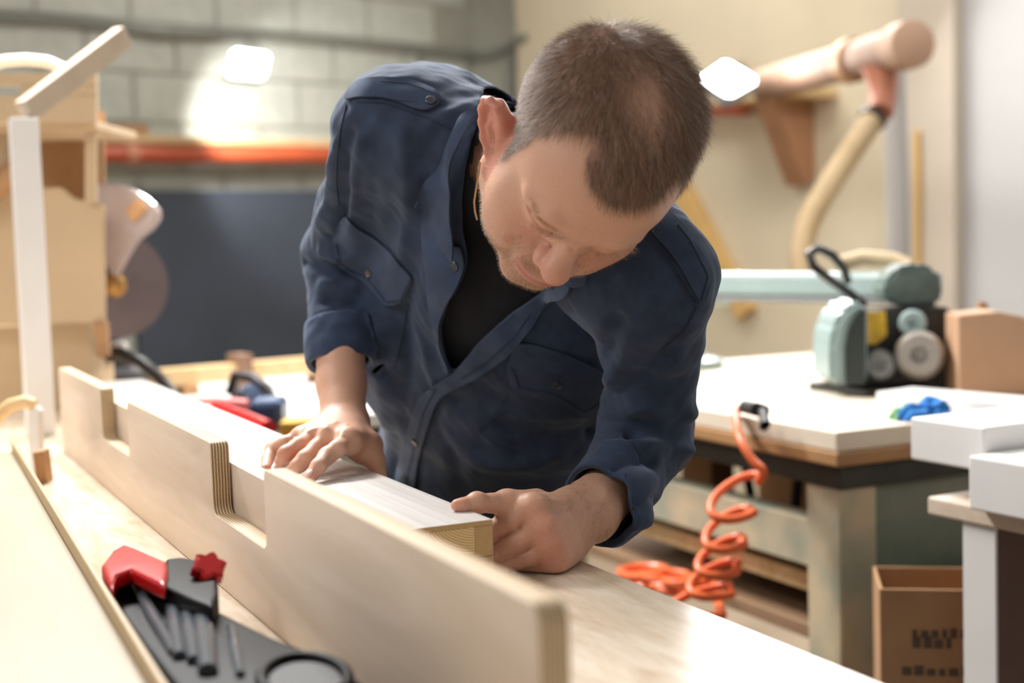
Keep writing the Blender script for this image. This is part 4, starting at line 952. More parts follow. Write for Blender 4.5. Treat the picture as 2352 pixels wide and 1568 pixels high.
# nails, ring, arm hair
M_nail = mat('fingernail', lin(226, 184, 168), .25, noise=.05, coat=.5)
for a, b, r in ((PZ(731, 1071, .9825), PZ(713, 1096, .973), .0070), (PZ(684, 1070, .979), PZ(670, 1082, .973), .0068), (PZ(649, 1058, .980), PZ(643, 1073, .973), .0064)):
    d = unit(b-a); up = unit(np.array([0, 0, 1.]) - d*d[2]); sd = np.cross(d, up); c = b - d*.001 + up*r*.78
    M = Matrix(((sd[0], d[0], up[0], c[0]), (sd[1], d[1], up[1], c[1]), (sd[2], d[2], up[2], c[2]), (0, 0, 0, 1)))
    mb = MB(); bmx = bmesh.new(); bmesh.ops.create_uvsphere(bmx, u_segments=16, v_segments=8, radius=1); bmesh.ops.scale(bmx, vec=(r*.72, r*1.0, r*.30), verts=bmx.verts[:]); mb._merge(bmx, M); mb.build('fingernail', M_nail, body, True, smooth=True)
ra, rb_ = PZ(715, 1006, 1.000), PZ(657, 1042, .9895); rc_ = ra*.42+rb_*.58; d = unit(rb_-ra); up = unit(np.array([0, 0, 1.])-d*d[2]); sd = np.cross(d, up)
ring = [rc_ + (up*math.cos(t)+sd*math.sin(t))*.0102 for t in np.linspace(0, 2*math.pi, 28)[:-1]]
MB().tube(ring, .0015, 8, closed=True).build('finger_ring', mat('ring_gold', lin(214, 186, 130), .22, 1.0), person, True, smooth=True)['label'] = 'plain gold band on the ring finger'
M_armhair = hair_mat('arm_hair', lin(50, 34, 24), lin(92, 66, 46), lin(120, 96, 74), .1)
w = np.exp(-(seg_dist(lV, np.array([P(1300, 1150, 1.36), P(1385, 1150, 1.40)]))/.035)**4)*(lN@unit(CAM-P(1330, 1180, 1.39)) > -.5)
T, bc = tri_sample(lV, lQ, w, 620); R = (lV[T]*bc[:, :, None]).sum(1); Nn = (lN[T]*bc[:, :, None]).sum(1)
W = np.tile(unit(P(1240, 1230, 1.35)-P(1380, 1150, 1.42)), (len(R), 1)) + np.array([0, 0, -.5]) + rng.normal(0, .3, R.shape)
strands('arm_hair', R, W, Nn, rng.uniform(.006, .013, len(R)), 4.5e-5, .5, 4, .35, M_armhair, person)
# ------------------------------------------------------------------ surroundings
def thing(name, label, cat, loc=(0, 0, 0), group=None): return empty(name, loc, 0, label, cat, group)
def fr3(o, xd, z=0.0):
    xd = unit([xd[0], xd[1], 0]); return Matrix(((xd[0], -xd[1], 0, o[0]), (xd[1], xd[0], 0, o[1]), (0, 0, 1, z), (0, 0, 0, 1)))
def bx(name, lo, hi, m, parent, M=None, bevel=.002, **k): return MB().box(lo, hi, bevel=bevel, M=M).build(name, m, parent, True, **k)
def solo(o, label, cat, group=None): return tag(o, label, cat, group)
def pxslab(mb, poly, Y, th, bevel=.002, lean=0.0):
    """upright slab facing the room: outline at distance Y, thickness th going away"""
    pts = [P(x, y, Y) for x, y in poly]; b = bmesh.new(); vs = [b.verts.new(p) for p in pts]; f = b.faces.new(vs); e = bmesh.ops.extrude_face_region(b, geom=[f])
    for v in e['geom']:
        if isinstance(v, bmesh.types.BMVert): v.co.y += th
    bmesh.ops.recalc_face_normals(b, faces=b.faces[:])
    if bevel: bmesh.ops.bevel(b, geom=b.edges[:], offset=bevel, segments=2, affect='EDGES', clamp_overlap=True)
    mb._merge(b); return mb
def rect(x0, y0, x1, y1): return [(x0, y0), (x1, y0), (x1, y1), (x0, y1)]
M_mdfp = mat('mdf_panel', lin(200, 175, 140), .6, noise=.05, nscale=12)
M_mdfd = mat('mdf_brown', lin(176, 134, 92), .65, noise=.1, nscale=20)
M_wpaint = mat('white_paint', lin(236, 234, 232), .35, noise=.02)
M_grey = mat('grey_plastic', lin(126, 128, 128), .5, noise=.08)
M_metal = mat('bare_metal', lin(170, 168, 166), .35, .8, noise=.1)
M_teal = mat('teal_enamel', lin(148, 167, 166), .34, noise=.06, nscale=10, spec=.5)
M_green = mat('green_enamel', lin(150, 152, 134), .55, nscale=5, detail=8, col2=lin(90, 114, 102))
M_patch = mat('flaking_cream_green', lin(206, 190, 158), .7, nscale=9, detail=7, col2=lin(160, 164, 146))
M_orange = mat('orange_pvc', lin(186, 84, 50), .4, noise=.1, nscale=5)
M_tan = mat('dusty_duct', lin(138, 106, 84), .7, noise=.15, nscale=8)
M_hose = mat('beige_hose', lin(192, 170, 136), .6, noise=.1)
M_hosor = mat('orange_air_hose', lin(232, 110, 62), .35, noise=.05)
M_slate = mat('slate_board', lin(70, 78, 92), .7, noise=.25, nscale=2.5, detail=6)
M_cond = mat('grey_conduit', lin(122, 124, 116), .7, noise=.1)
M_card = mat('cardboard', lin(182, 142, 104), .8, noise=.08, nscale=15)
M_cardp = mat('box_print', lin(96, 80, 66), .8)
M_blue = mat('blue_cloth', lin(36, 124, 206), .7, noise=.2, nscale=40)
M_greenc = mat('green_cloth', lin(120, 186, 128), .7, noise=.2, nscale=40)
M_navy = mat('blue_tool_plastic', lin(38, 66, 104), .35, noise=.1)
M_yellow = mat('yellow_sticker', lin(232, 186, 40), .5, noise=.25, nscale=60)
M_pinkw = mat('clear_guard', lin(206, 188, 182), .15, noise=.1, spec=.6)
M_blade = mat('saw_blade', lin(142, 128, 126), .35, .75, noise=.15, nscale=15)
M_led = emis('led_panel', (1, .98, .96), 110)

# --- left wall
def on_left(pts, off): return [on_wall(x, y, LWN, off) for x, y in pts]
def on_right(pts, off): return [on_wall(x, y, RWN, off) for x, y in pts]
solo(MB().tube(on_left([(-60, 36), (0, 42), (150, 48), (260, 62), (360, 78), (500, 82), (620, 86), (800, 98), (960, 116), (1088, 131)], .026) + on_right([(1120, 128), (1160, 112), (1212, 84)], .026), .022, 10).build('conduit', M_cond, None, smooth=True),
     'grey cable conduit sagging along the top of the block wall and round its corner', 'conduit')
solo(MB().tube(on_right([(1172, 122), (1172, 200), (1173, 330)], .026), .018, 10).build('conduit', M_cond, None, smooth=True), 'grey vertical conduit dropping from the corner bend behind the man\'s head', 'conduit')
solo(MB().tube(on_left([(966, 132), (968, 180), (970, 260)], .024), .012, 8).build('conduit', M_cond, None, smooth=True), 'thin vertical conduit on the block wall behind the man\'s back', 'conduit')
def along(off, z, x0, x1): return on_left([(x0, 0)], off), on_left([(x1, 0)], off)
xs0, zsh = wl(200, 308, .12); xs1, _ = wl(1060, 308, .12)
sh = MB().box((xs1, .008, zsh-.028), (xs0, .13, zsh), bevel=.003).build('wall_shelf', M_pine); sh.matrix_world = ML; solo(sh, 'pale timber shelf on the block wall above the orange pipe', 'shelf')
xa, za = wl(232, 300, .1); xb, _ = wl(338, 300, .1)
o = MB().box((xb, .02, zsh+.0004), (xa, .11, zsh+.045), bevel=.002).build('plank', M_mdfd); o.matrix_world = ML; solo(o, 'short brown plank lying on the wall shelf at its left end', 'plank')
pr = thing('waste_pipe', 'orange plastic pipe running below the shelf on the block wall', 'pipe', tuple(on_wall(500, 355, LWN, .1)))
MB().tube(on_left([(140, 352), (280, 353), (420, 355), (600, 357), (790, 358), (1075, 362)], .135), .037, 16).build('pipe', M_orange, pr, True, smooth=True)
MB().tube(on_left([(284, 353), (312, 353.5)], .135), .043, 16).build('coupling', mat('pipe_coupling', lin(196, 128, 100), .5), pr, True, smooth=True)
for x in (250, 520, 720, 1000):
    MB().tube(on_left([(x, 356)], .10) + on_left([(x, 356)], .010), .008, 8).build('bracket', M_cond, pr, True)
xa, za = wl(292, 438); xb, zb = wl(765, 845)
bb = thing('blackboard', 'large slate blue board on the block wall behind the mitre saw', 'board', tuple(on_wall(500, 640, LWN, .02)))
o = MB().box((xb, .009, zb), (xa, .034, za), bevel=.003).build('panel', M_slate, bb); o.matrix_parent_inverse = wm(bb).inverted() @ ML
o = MB().box((xb, .0345, zb), (xa, .046, zb+.02), bevel=.002).build('ledge', M_mdfd, bb); o.matrix_parent_inverse = wm(bb).inverted() @ ML
def flood(label, corners, arm_to, aim, power, ang):
    c = np.mean(corners, axis=0); r = thing('floodlight', label, 'lamp', tuple(c))
    a, b, d = corners[1]-corners[0], corners[3]-corners[0], None; n = unit(np.cross(a, b)); n = n if n@(CAM-c) > 0 else -n
    v = [q for q in corners]
    def plate(s, o0, o1, bev):
        m = bmesh.new(); vs = [m.verts.new(c+(q-c)*s+n*o0) for q in v]; f = m.faces.new(vs); e = bmesh.ops.extrude_face_region(m, geom=[f])
        for w in e['geom']:
            if isinstance(w, bmesh.types.BMVert): w.co += Vector(n*(o1-o0))
        bmesh.ops.recalc_face_normals(m, faces=m.faces[:]); bmesh.ops.bevel(m, geom=[e_ for e_ in m.edges if abs((e_.verts[0].co-e_.verts[1].co).normalized().dot(Vector(n))) > .9], offset=bev, segments=3, affect='EDGES'); return MB()._merge(m)
    plate(1.0, 0, .008, .012).build('led_panel', M_led, r, True); plate(1.10, -.035, -.0005, .014).build('housing', M_grey, r, True)
    MB().tube([c-n*.03, (c-n*.03+arm_to)/2+np.array([0, 0, .02]), arm_to], .010, 8).build('arm', M_dark, r, True)
    l = bpy.data.lights.new('added_spot', 'SPOT'); l.energy = power; l.spot_size = math.radians(ang); l.spot_blend = .45; l.shadow_soft_size = .05; l.color = (1, .98, .94)
    lo = bpy.data.objects.new('added_spot', l); COL.objects.link(lo); p = c + np.array([0, 0, -.13]); lo.location = p; lo.rotation_euler = (Vector(aim)-Vector(p)).to_track_quat('-Z', 'Y').to_euler(); return r  # spot added below the housing, apart from the panel's own light
flood('square floodlight glowing on the block wall above the orange pipe', [P(522, 174, 5.66), P(536, 116, 5.74), P(617, 127, 5.82), P(604, 180, 5.74)], on_wall(580, 150, LWN, .01), on_wall(640, 320, LWN), 24, 100)
flood('diamond-tilted floodlight glowing beside the man\'s head, near the duct', [P(1610, 182, 4.62), P(1666, 144, 4.74), P(1738, 186, 4.64), P(1674, 222, 4.52)], on_wall(1700, 150, RWN, .03), P(1700, 900, 4.2), 14, 110)

# --- things on the far end of the bench: post, batten, MDF hood, mitre saw
post = MB().box((-1.968, -.026, .0006), (-1.922, .020, .545), bevel=.002).build('square_post', M_wpaint); post.matrix_world = MBF; solo(post, 'white square timber post standing on the bench beyond the notched board', 'post')
q0, q1 = P(56, 258, 2.47), P(284, 84, 2.66); d = unit(q1-q0); sd = unit(np.cross(d, [0, 0, 1.])); up = np.cross(sd, d)
Mb = Matrix(((d[0], -sd[0], up[0], q0[0]), (d[1], -sd[1], up[1], q0[1]), (d[2], -sd[2], up[2], q0[2]), (0, 0, 0, 1)))
o = MB().box((0, -.014, -.020), (np.linalg.norm(q1-q0), .014, .020), bevel=.002).build('batten', mat('grey_batten', lin(186, 168, 146), .6, noise=.08, nscale=20)); o.matrix_world = Mb; solo(o, 'narrow ply batten slanting from the white post up over the MDF hood', 'batten')
hood = thing('dust_hood', 'MDF dust hood housing built around the mitre saw', 'hood', tuple(P(80, 955, 2.85)))
M_ = MB()
for pl in (rect(-90, 168, 220, 196), rect(-90, 218, 220, 282), rect(46, 196.5, 220, 217.5)): pxslab(M_, pl, 2.70, .018, .001)
M_.build('top_panel', M_mdfp, hood, True)
pxslab(MB(), [(-90, 430), (135, 430), (165, 455), (236, 470), (238, 742), (-90, 748)], 2.78, .018).build('front_panel', M_mdfp, hood, True)
pxslab(MB(), rect(194, 284, 219, 466), 2.76, .018).build('stile', M_mdfp, hood, True)
pxslab(MB(), rect(-90, 284, 60, 428), 2.78, .018).build('side_panel', M_mdfp, hood, True)
pxslab(MB(), rect(-90, 255, 236, 790), 3.02, .018).build('back_panel', M_mdfd, hood, True)
bx('lid', tuple(P(-90, 282, 2.72)+np.array([0, 0, -.018])), (P(219, 282, 2.72)[0], 3.02, P(-90, 282, 2.72)[2]-.004), M_mdfp, hood)
pxslab(MB(), [(212, 738), (240, 738), (247, 818), (222, 822)], 2.77, .03).build('foot_block', M_mdfd, hood, True)
zb = .9006; a, b = P(-90, 752, 2.84), P(205, 752, 2.84); bx('plinth', (a[0], 2.84, zb), (b[0], 3.0, a[2]), M_mdfp, hood)
MB().tube([P(-60, 470, 2.74), P(0, 420, 2.745), P(62, 372, 2.75)], .024, 12).build('brace', M_mdfd, hood, True, smooth=True)
MB().tube([P(x, y, 2.74) for x, y in ((-60, 175), (-30, 152), (10, 140), (60, 137), (110, 142), (150, 160), (165, 172))], .010, 10).build('hose_ring', M_wpaint, hood, True, smooth=True)
saw = thing('mitre_saw', 'mitre saw with big round blade and clear guard beside the MDF hood', 'saw', tuple(PZ(290, 890, .9)))
bc_ = P(262, 655, 2.92); nrm = unit(CAM-bc_ + np.array([.5, 0, -.1])); qz = Vector(nrm).to_track_quat('Z', 'Y').to_matrix().to_4x4(); Mbl = Matrix.Translation(bc_) @ qz
mb = MB(); nt_ = 60; b = bmesh.new(); vs = []
for i in range(nt_*2): a = math.pi*i/nt_; rr = .112 if i % 2 else .1075; vs.append(b.verts.new((rr*math.cos(a), rr*math.sin(a), 0)))
f = b.faces.new(vs); e = bmesh.ops.extrude_face_region(b, geom=[f])
for v in e['geom']:
    if isinstance(v, bmesh.types.BMVert): v.co.z += .0024
bmesh.ops.recalc_face_normals(b, faces=b.faces[:]); mb._merge(b, Mbl).build('blade', M_blade, saw, True)
MB().lathe([(0, .003), (.024, .003), (.024, .010), (.012, .018), (0, .018)], 20, Mbl).build('flange', mat('brass_flange', lin(196, 150, 88), .35, .7), saw, True, smooth=True)
pxslab(MB(), [(214, 424), (262, 422), (306, 436), (344, 462), (366, 490), (352, 520), (308, 556), (282, 600), (262, 640), (236, 600), (214, 560)], 2.86, .04, .006).build('blade_guard', M_pinkw, saw, True)
pxslab(MB(), [(286, 486), (316, 456), (336, 478), (306, 512)], 2.845, .012, .003).build('guard_reflection', mat('reflection_amber', lin(226, 176, 120), .3), saw, True)  # warm reflection on the guard, built as a thin amber plate
MB().tube([P(240, 640, 2.97), P(238, 720, 2.97), P(246, 830, 2.97)], .028, 12).build('arm', M_dark, saw, True, smooth=True)
MB().lathe([(0, 0), (.085, 0), (.085, .03), (.05, .045), (.05, .075), (0, .075)], 28, Matrix.Translation(tuple(PZ(258, 885, .9006)))).build('turntable', M_dark, saw, True, smooth=True)
MB().tube([P(238, 808, 2.90), P(280, 812, 2.88), P(325, 832, 2.86), P(360, 862, 2.84), P(392, 900, 2.74), P(415, 930, 2.66)], .013, 12).build('dust_hose', M_black, saw, True, smooth=True)
pxslab(MB(), rect(252, 786, 286, 816), 2.93, .03, .004).build('label_plate', M_wpaint, saw, True)
# offcuts at the far left of the bench
for poly, Y, th, lab, m in (([(64, 950), (82, 934), (90, 945), (92, 1062), (66, 1060)], 2.02, .02, 'pale upright offcut standing behind the edged panel', M_wpaint), ([(74, 1040), (98, 1036), (106, 1090), (84, 1094)], 1.94, .03, 'small brown offcut block behind the edged panel', M_mdfd)):
    o = pxslab(MB(), poly, Y, th, .001).build('offcut', m); solo(o, lab, 'offcut')
    zmin = min(v.co.z for v in o.data.vertices)
    for v in o.data.vertices:
        if v.co.z < zmin+.03: v.co.z = .9006
o = MB(); pts = [P(x, y, 2.1) for x, y in ((-30, 990), (-5, 955), (25, 930), (60, 922), (78, 930))]; o.tube(pts, .010, 10); o = o.build('offcut', M_pine, None, smooth=True); solo(o, 'curved pale offcut lying at the far left edge of the bench', 'offcut')
# --- outfeed table with rail and power tool
ot = thing('outfeed_table', 'white topped outfeed table behind the bench, under the long rail', 'table', tuple(B(-2.9, .8, -.9)))
def inB(mb, name, m, parent, **k): 
    o = mb.build(name, m, parent, **k); o.matrix_parent_inverse = wm(parent).inverted() @ MBF; return o
inB(MB().box((-3.25, .42, -.075), (-2.2, .95, -.045), bevel=.003), 'table_top', M_wpaint, ot)
for x, y in ((-3.2, .47), (-3.2, .90), (-2.25, .47), (-2.25, .90)): inB(MB().box((x-.03, y-.03, -.9), (x+.03, y+.03, -.0755)), 'leg', M_mdfd, ot)
inB(MB().box((-3.16, .875, -.20), (-2.29, .925, -.08)), 'apron', M_dark, ot)
rl = thing('guide_rail', 'long cream timber rail lying across the outfeed table', 'rail', tuple(P(540, 850, 3.55)))
A_, B_ = P(335, 872, 3.42), P(800, 826, 3.75); dd = unit(B_-A_); Mr = fr3(A_, dd)
zt = .9-.0445
bx('rail', (0, -.025, -.020), (np.linalg.norm((B_-A_)[:2]), .025, .022), M_pine, rl, Matrix.Translation((0, 0, A_[2])) @ Mr)
tt = np.linalg.norm((P(548, 850, 3.57)-A_)[:2])
for t, nm in ((tt, 'clamp'), (.10, 'support'), (np.linalg.norm((B_-A_)[:2])-.09, 'support')):
    bx(nm, (t-.018, -.035, zt-A_[2]), (t+.022, .035, -.0205 if nm == 'support' else .045), M_mdfd if nm == 'support' else M_tan, rl, Matrix.Translation((0, 0, A_[2])) @ Mr)
pt = thing('power_tool', 'blue power tool with red grip and dark arched handle on outfeed table', 'tool', tuple(PZ(600, 985, .8555)))
zq = .856
def tb_(px, py, z): return PZ(px, py, z)
MB().tube([PZ(498, 940, .905), PZ(560, 962, .900), PZ(616, 985, .890)], .016, 12).build('grip', M_red, pt, True, smooth=True)
MB().tube([PZ(440, 922, .918), PZ(500, 920, .918), PZ(570, 926, .915)], .008, 10).build('rod', mat('pink_rod', lin(226, 150, 150), .4), pt, True, smooth=True)
c = PZ(634, 985, zq); bx('body', (c[0]-.045, c[1]-.05, zq), (c[0]+.02, c[1]+.05, zq+.062), M_navy, pt, bevel=.012)
c2 = PZ(590, 950, zq); bx('motor', (c2[0]-.05, c2[1]-.04, zq), (c2[0]+.03, c2[1]+.06, zq+.055), M_dark, pt, bevel=.012)
MB().tube([P(528, 905, 2.9), P(540, 862, 2.9), P(580, 866, 2.88), P(612, 892, 2.86), P(640, 940, 2.84)], .011, 10).build('handle', M_dark, pt, True, smooth=True)
pxslab(MB(), [(556, 884), (606, 886), (612, 918), (560, 918)], 2.86, .02, .004).build('label_plate', mat('pale_blue_plate', lin(132, 164, 206), .4), pt, True)
c = PZ(690, 1000, .856); o = bx('yellow_block', (c[0]-.035, c[1]-.03, .856), (c[0]+.03, c[1]+.05, .886), mat('yellow_paint', lin(206, 160, 50), .5, noise=.3), None, bevel=.004); solo(o, 'small yellow block on outfeed table beside the man\'s wrist', 'block')

# --- right: wall shelf, duct, hose
shr = thing('wall_shelf', 'dusty plank shelf on the cream wall under the duct', 'shelf', tuple(on_wall(1780, 225, RWN, .1)))
xa, za = wr(1640, 232, .16); xb, zb2 = wr(1880, 214, .16); zz = (za+zb2)/2
o = MB().box((xa, .031, zz-.02), (xb, .30, zz+.014), bevel=.003).build('plank', M_pine, shr); o.matrix_parent_inverse = wm(shr).inverted() @ MR
xm = wr(1880, 300, .1)[0]
for xk in (xb-.20,):
    b_ = MB().prism([(0, 0), (.0, -.30), (.07, -.33), (.26, 0)][::-1], .09, Matrix(((0, 1, 0, xk), (1, 0, 0, .031), (0, 0, 1, zz-.0205), (0, 0, 0, 1))), .003).build('bracket', mat('bracket_brown', lin(172, 126, 92), .7, noise=.15, nscale=8), shr); b_.matrix_parent_inverse = wm(shr).inverted() @ MR
for (px0, px1, hgt, m, lab) in ((1742, 1790, .075, M_wpaint, 'small whitish box on the wall shelf beside the floodlight'), (1797, 1836, .08, M_mdfd, 'small dark brown box on the wall shelf under the duct')):
    a0, _ = wr(px0, 190, .12); a1, _ = wr(px1, 190, .12); o = MB().box((a0, .07, zz+.0144), (a1, .18, zz+.0144+hgt), bevel=.003).build('storage_box', m); o.matrix_world = MR; solo(o, lab, 'box')
solo(MB().tube(on_right([(1560, 246), (1640, 243), (1715, 240)], .10), .040, 16).build('pipe_stub', mat('red_pipe', lin(206, 104, 84), .5), None, smooth=True), 'reddish pipe stub on the cream wall beside the man\'s head', 'pipe')
du = thing('extraction_duct', 'dusty tan extraction duct elbow high on the cream wall', 'duct', tuple(P(1950, 130, 4.3)))
d0, d1 = P(1755, 196, 4.95), P(2085, 104, 3.95); dv_ = unit(d1-d0); L_ = np.linalg.norm(d1-d0)
MB().tube([d0, d0+dv_*L_*.62, d1], [.055, .055, .056], 24).build('duct_pipe', M_tan, du, True, smooth=True)
MB().tube([d0+dv_*L_*.64, d0+dv_*L_*.70], .066, 24).build('collar', M_mdfd, du, True, smooth=True)
MB().tube([d1-dv_*.05, d1+dv_*.03, d1+dv_*.034], [.066, .066, .058], 24).build('end_cap', mat('cap_tan', lin(160, 128, 104), .7), du, True, smooth=True)
MB().tube([P(2020, 150, 4.1), P(2028, 200, 4.1), P(2028, 235, 4.08), P(2022, 258, 4.06)], [.052, .040, .036, .036], 18).build('branch', mat('branch_orange', lin(170, 108, 82), .6, noise=.15, nscale=12), du, True, smooth=True)
fh = thing('flexible_hose', 'ribbed beige dust hose hanging from the duct', 'hose', tuple(P(1930, 400, 4.0)))
ctl = [P(2008, 268, 4.05), P(1975, 318, 4.02), P(1940, 370, 4.0), P(1900, 432, 3.97), P(1866, 492, 3.94), P(1846, 545, 3.9), P(1842, 610, 3.85), P(1850, 660, 3.8)]
hp = []
for i in range(141):
    t = i/140*(len(ctl)-1); k = min(int(t), len(ctl)-2); u = t-k; p0, p1, p2, p3 = ctl[max(k-1, 0)], ctl[k], ctl[k+1], ctl[min(k+2, len(ctl)-1)]
    hp.append(.5*((2*p1)+(-p0+p2)*u+(2*p0-5*p1+4*p2-p3)*u*u+(-p0+3*p1-3*p2+p3)*u**3))
MB().tube(hp, [.034 if i % 2 else .030 for i in range(141)], 14).build('hose', M_hose, fh, True, smooth=True)
MB().tube([hp[0], hp[5]], .041, 16).build('hose_clamp', M_dark, fh, True, smooth=True)
solo(MB().tube([P(2052, 150, 4.25), P(2060, 420, 4.25), P(2064, 640, 4.25), P(2066, 800, 4.25)], .034, 16).build('downpipe', mat('grey_pipe', lin(160, 156, 152), .5), None, smooth=True), 'grey vertical pipe on the cream wall below the duct', 'pipe')
solo(MB().tube(on_right([(2106, 300), (2107, 420), (2108, 640)], .10), .012, 8).build('cable_strip', mat('ochre_strip', lin(206, 166, 96), .6), None, smooth=True), 'thin ochre strip running down the wall beside the grey pipe', 'strip')
qa_, qb_ = on_right([(1556, 420), (1716, 720)], .055); dq_ = unit(qb_-qa_); sq_ = np.cross(dq_, RWN)
Mk = Matrix(((dq_[0], RWN[0], sq_[0], qa_[0]), (dq_[1], RWN[1], sq_[1], qa_[1]), (dq_[2], RWN[2], sq_[2], qa_[2]), (0, 0, 0, 1)))
o = MB().box((0, -.022, -.045), (np.linalg.norm(qb_-qa_), .02, .045), bevel=.002).build('timber_brace', mat('honey_plank', lin(222, 182, 116), .5, noise=.1)); o.matrix_world = Mk; solo(o, 'honey coloured timber strip fixed diagonally on the cream wall', 'plank')

# --- bench with the radial arm saw
C0 = PZ(1922, 992, .9); D2 = unit([.9, .436, 0]); MT = fr3(C0, D2)               # x to the right and away, y to the left and away
def TL(q): q = np.asarray(q)-np.array([C0[0], C0[1], 0]); return np.array([q@D2, q@np.array([-D2[1], D2[0], 0]), q[2]])
def inT(mb, name, m, parent, **k): return mb.build(name, m, parent, True, **k)
def tbox(name, lo, hi, m, parent, bevel=.003, **k): return MB().box(lo, hi, bevel=bevel, M=MT).build(name, m, parent, True, **k)
st = thing('saw_bench', 'heavy flaking green and cream bench under the radial arm saw', 'workbench', (C0[0]+.2, C0[1]+.5, 0))
tbox('bench_top', (0, 0, .868), (1.25, 1.15, .9), mat('worn_white_top', lin(222, 210, 190), .5, noise=.08, nscale=6), st)
tbox('edge_board', (-.004, -.006, .845), (1.25, 1.15, .8675), mat('edge_brown', lin(170, 128, 84), .6, noise=.2, nscale=12), st)
tbox('frame_rail', (.03, .03, .80), (1.2, 1.1, .8445), mat('dark_frame', lin(60, 60, 52), .6, noise=.3), st)
tbox('leg', (.035, .04, 0), (.11, .125, .7995), M_patch, st)
tbox('end_panel', (.111, .055, .30), (.62, .075, .7995), M_green, st)
tbox('end_panel', (.111, .08, .0), (.16, .12, .7995), M_green, st)
tbox('leg', (.035, 1.02, 0), (.11, 1.10, .7995), M_patch, st); tbox('leg', (1.12, .04, 0), (1.2, .125, .7995), M_green, st); tbox('leg', (1.12, 1.02, 0), (1.2, 1.10, .7995), M_green, st)
tbox('stretcher', (.045, .126, .655), (.095, 1.019, .735), M_patch, st)
tbox('stretcher', (.075, .126, .600), (.11, 1.019, .632), M_pine, st)
tbox('back_panel', (.60, .20, .56), (.62, 1.05, .7995), M_mdfd, st)
tbox('lower_shelf', (.07, .126, .52), (1.11, 1.019, .545), mat('shelf_brown', lin(158, 126, 96), .8, noise=.2, nscale=6), st)
for y, ln in ((.42, 0), (.62, .12)): MB().tube([tuple(MT @ Vector((.25, y, .7995))), tuple(MT @ Vector((.22, y-ln, .56)))], .010, 8).build('strut', M_dark, st, True)
for y0, y1 in ((.80, .92),): tbox('inner_post', (.3, y0, .546), (.36, y1, .7995), M_mdfd, st)
ra_ = thing('radial_arm_saw', 'teal radial arm saw with rounded blade guard on the green bench', 'saw', tuple(PZ(2050, 900, .9)))
a0, a1 = P(1570, 672, 3.30), P(2150, 640, 2.80); da = unit(a1-a0); Ma = fr3(a0, da)
La = np.linalg.norm((a1-a0)[:2]); sl_ = (a1-a0)[2]/La
def arm_box(name, t0, t1, w, z0, z1, m, bev=.006):
    return MB().box((t0, -w, z0), (t1, w, z1), bevel=bev, M=Matrix.Translation((0, 0, a0[2]+sl_*(t0+t1)/2)) @ Ma).build(name, m, ra_, True)
arm_box('arm', 0, La, .030, -.022, .030, M_teal, .010); arm_box('arm_track', .05, La-.02, .034, -.034, -.0225, M_grey, .002)
arm_box('arm_cap', -.02, .12, .036, -.030, .034, M_teal, .01)
cb = TL(a0); 
MB().lathe([(0, 0), (.09, 0), (.09, .02), (.048, .03), (.048, a0[2]-.9006+.05), (0, a0[2]-.9006+.05)], 24, Matrix.Translation((a0[0], a0[1], .9006))).build('column', M_teal, ra_, True, smooth=True)
pxslab(MB(), [(2030, 652), (2060, 612), (2110, 604), (2150, 616), (2166, 650), (2160, 700), (2080, 706), (2034, 690)], 2.74, .09, .008).build('carriage', mat('carriage_green', lin(104, 122, 116), .4, noise=.35, nscale=40), ra_, True)
pxslab(MB(), [(1908, 884), (1906, 800), (1914, 750), (1934, 712), (1964, 694), (1990, 692), (1996, 720), (1994, 884)], 2.64, .16, .014).build('blade_guard', M_teal, ra_, True)
pxslab(MB(), [(1944, 884), (1942, 804), (1950, 756), (1968, 720), (1989, 706), (1989, 884)], 2.628, .011, .003).build('guard_side', mat('dark_green', lin(36, 46, 40), .45), ra_, True)
pxslab(MB(), [(1976, 716), (2036, 712), (2186, 706), (2190, 896), (1976, 896)], 2.70, .12, .006).build('motor_body', mat('oily_black', lin(44, 40, 36), .5, noise=.3), ra_, True)
pxslab(MB(), [(1986, 718), (2034, 714), (2038, 770), (2012, 792), (1984, 788)], 2.69, .009, .001).build('warning_sticker', M_yellow, ra_, True)
for (x, y, r, ln, m) in ((2112, 815, .046, .09, mat('motor_grey', lin(168, 160, 152), .4, .3, noise=.15)), (2022, 838, .030, .05, M_grey), (2096, 742, .026, .05, M_teal)):
    c = P(x, y, 2.70); dq = unit(CAM-c); Mq = Matrix.Translation(tuple(c)) @ Vector(dq).to_track_quat('Z', 'Y').to_matrix().to_4x4()
    MB().lathe([(0, 0), (r, 0), (r, ln*.7), (r*.8, ln), (r*.35, ln), (r*.3, ln*.85), (0, ln*.85)], 26, Mq).build('motor', m, ra_, True, smooth=True)
MB().tube([P(1985, 700, 2.72), P(1950, 672, 2.70), P(1910, 645, 2.69), P(1868, 612, 2.69), P(1858, 582, 2.70), P(1880, 570, 2.71), P(1912, 586, 2.72), P(1938, 616, 2.74), P(1946, 645, 2.77)], .009, 10).build('cable_loop', M_black, ra_, True, smooth=True)
MB().tube([P(1930, 606, 2.95), P(1980, 592, 2.95), P(2050, 596, 2.92), P(2090, 612, 2.90)], .016, 10).build('arm_cover', M_hose, ra_, True, smooth=True)
c = PZ(2050, 900, .9006); q = TL(c); tbox('saw_shadow_plate', (q[0]-.09, q[1]-.03, .9006), (q[0]+.16, q[1]+.14, .915), M_black, ra_)  # black plate stands in for the shadow under the saw
c = TL(PZ(2275, 905, .9)); o = MB().prism([(0, 0), (.16, 0), (.16, .095), (.115, .145), (.07, .155), (0, .150)][::-1], .10, Matrix.Translation(tuple(PZ(2202, 912, .9006))) @ Matrix.Rotation(math.radians(-4), 4, 'Z'), .003).build('mdf_box', mat('pinkish_mdf', lin(186, 148, 118), .65, noise=.04), None); solo(o, 'pinkish MDF box with sloped top beside the radial arm saw', 'box')
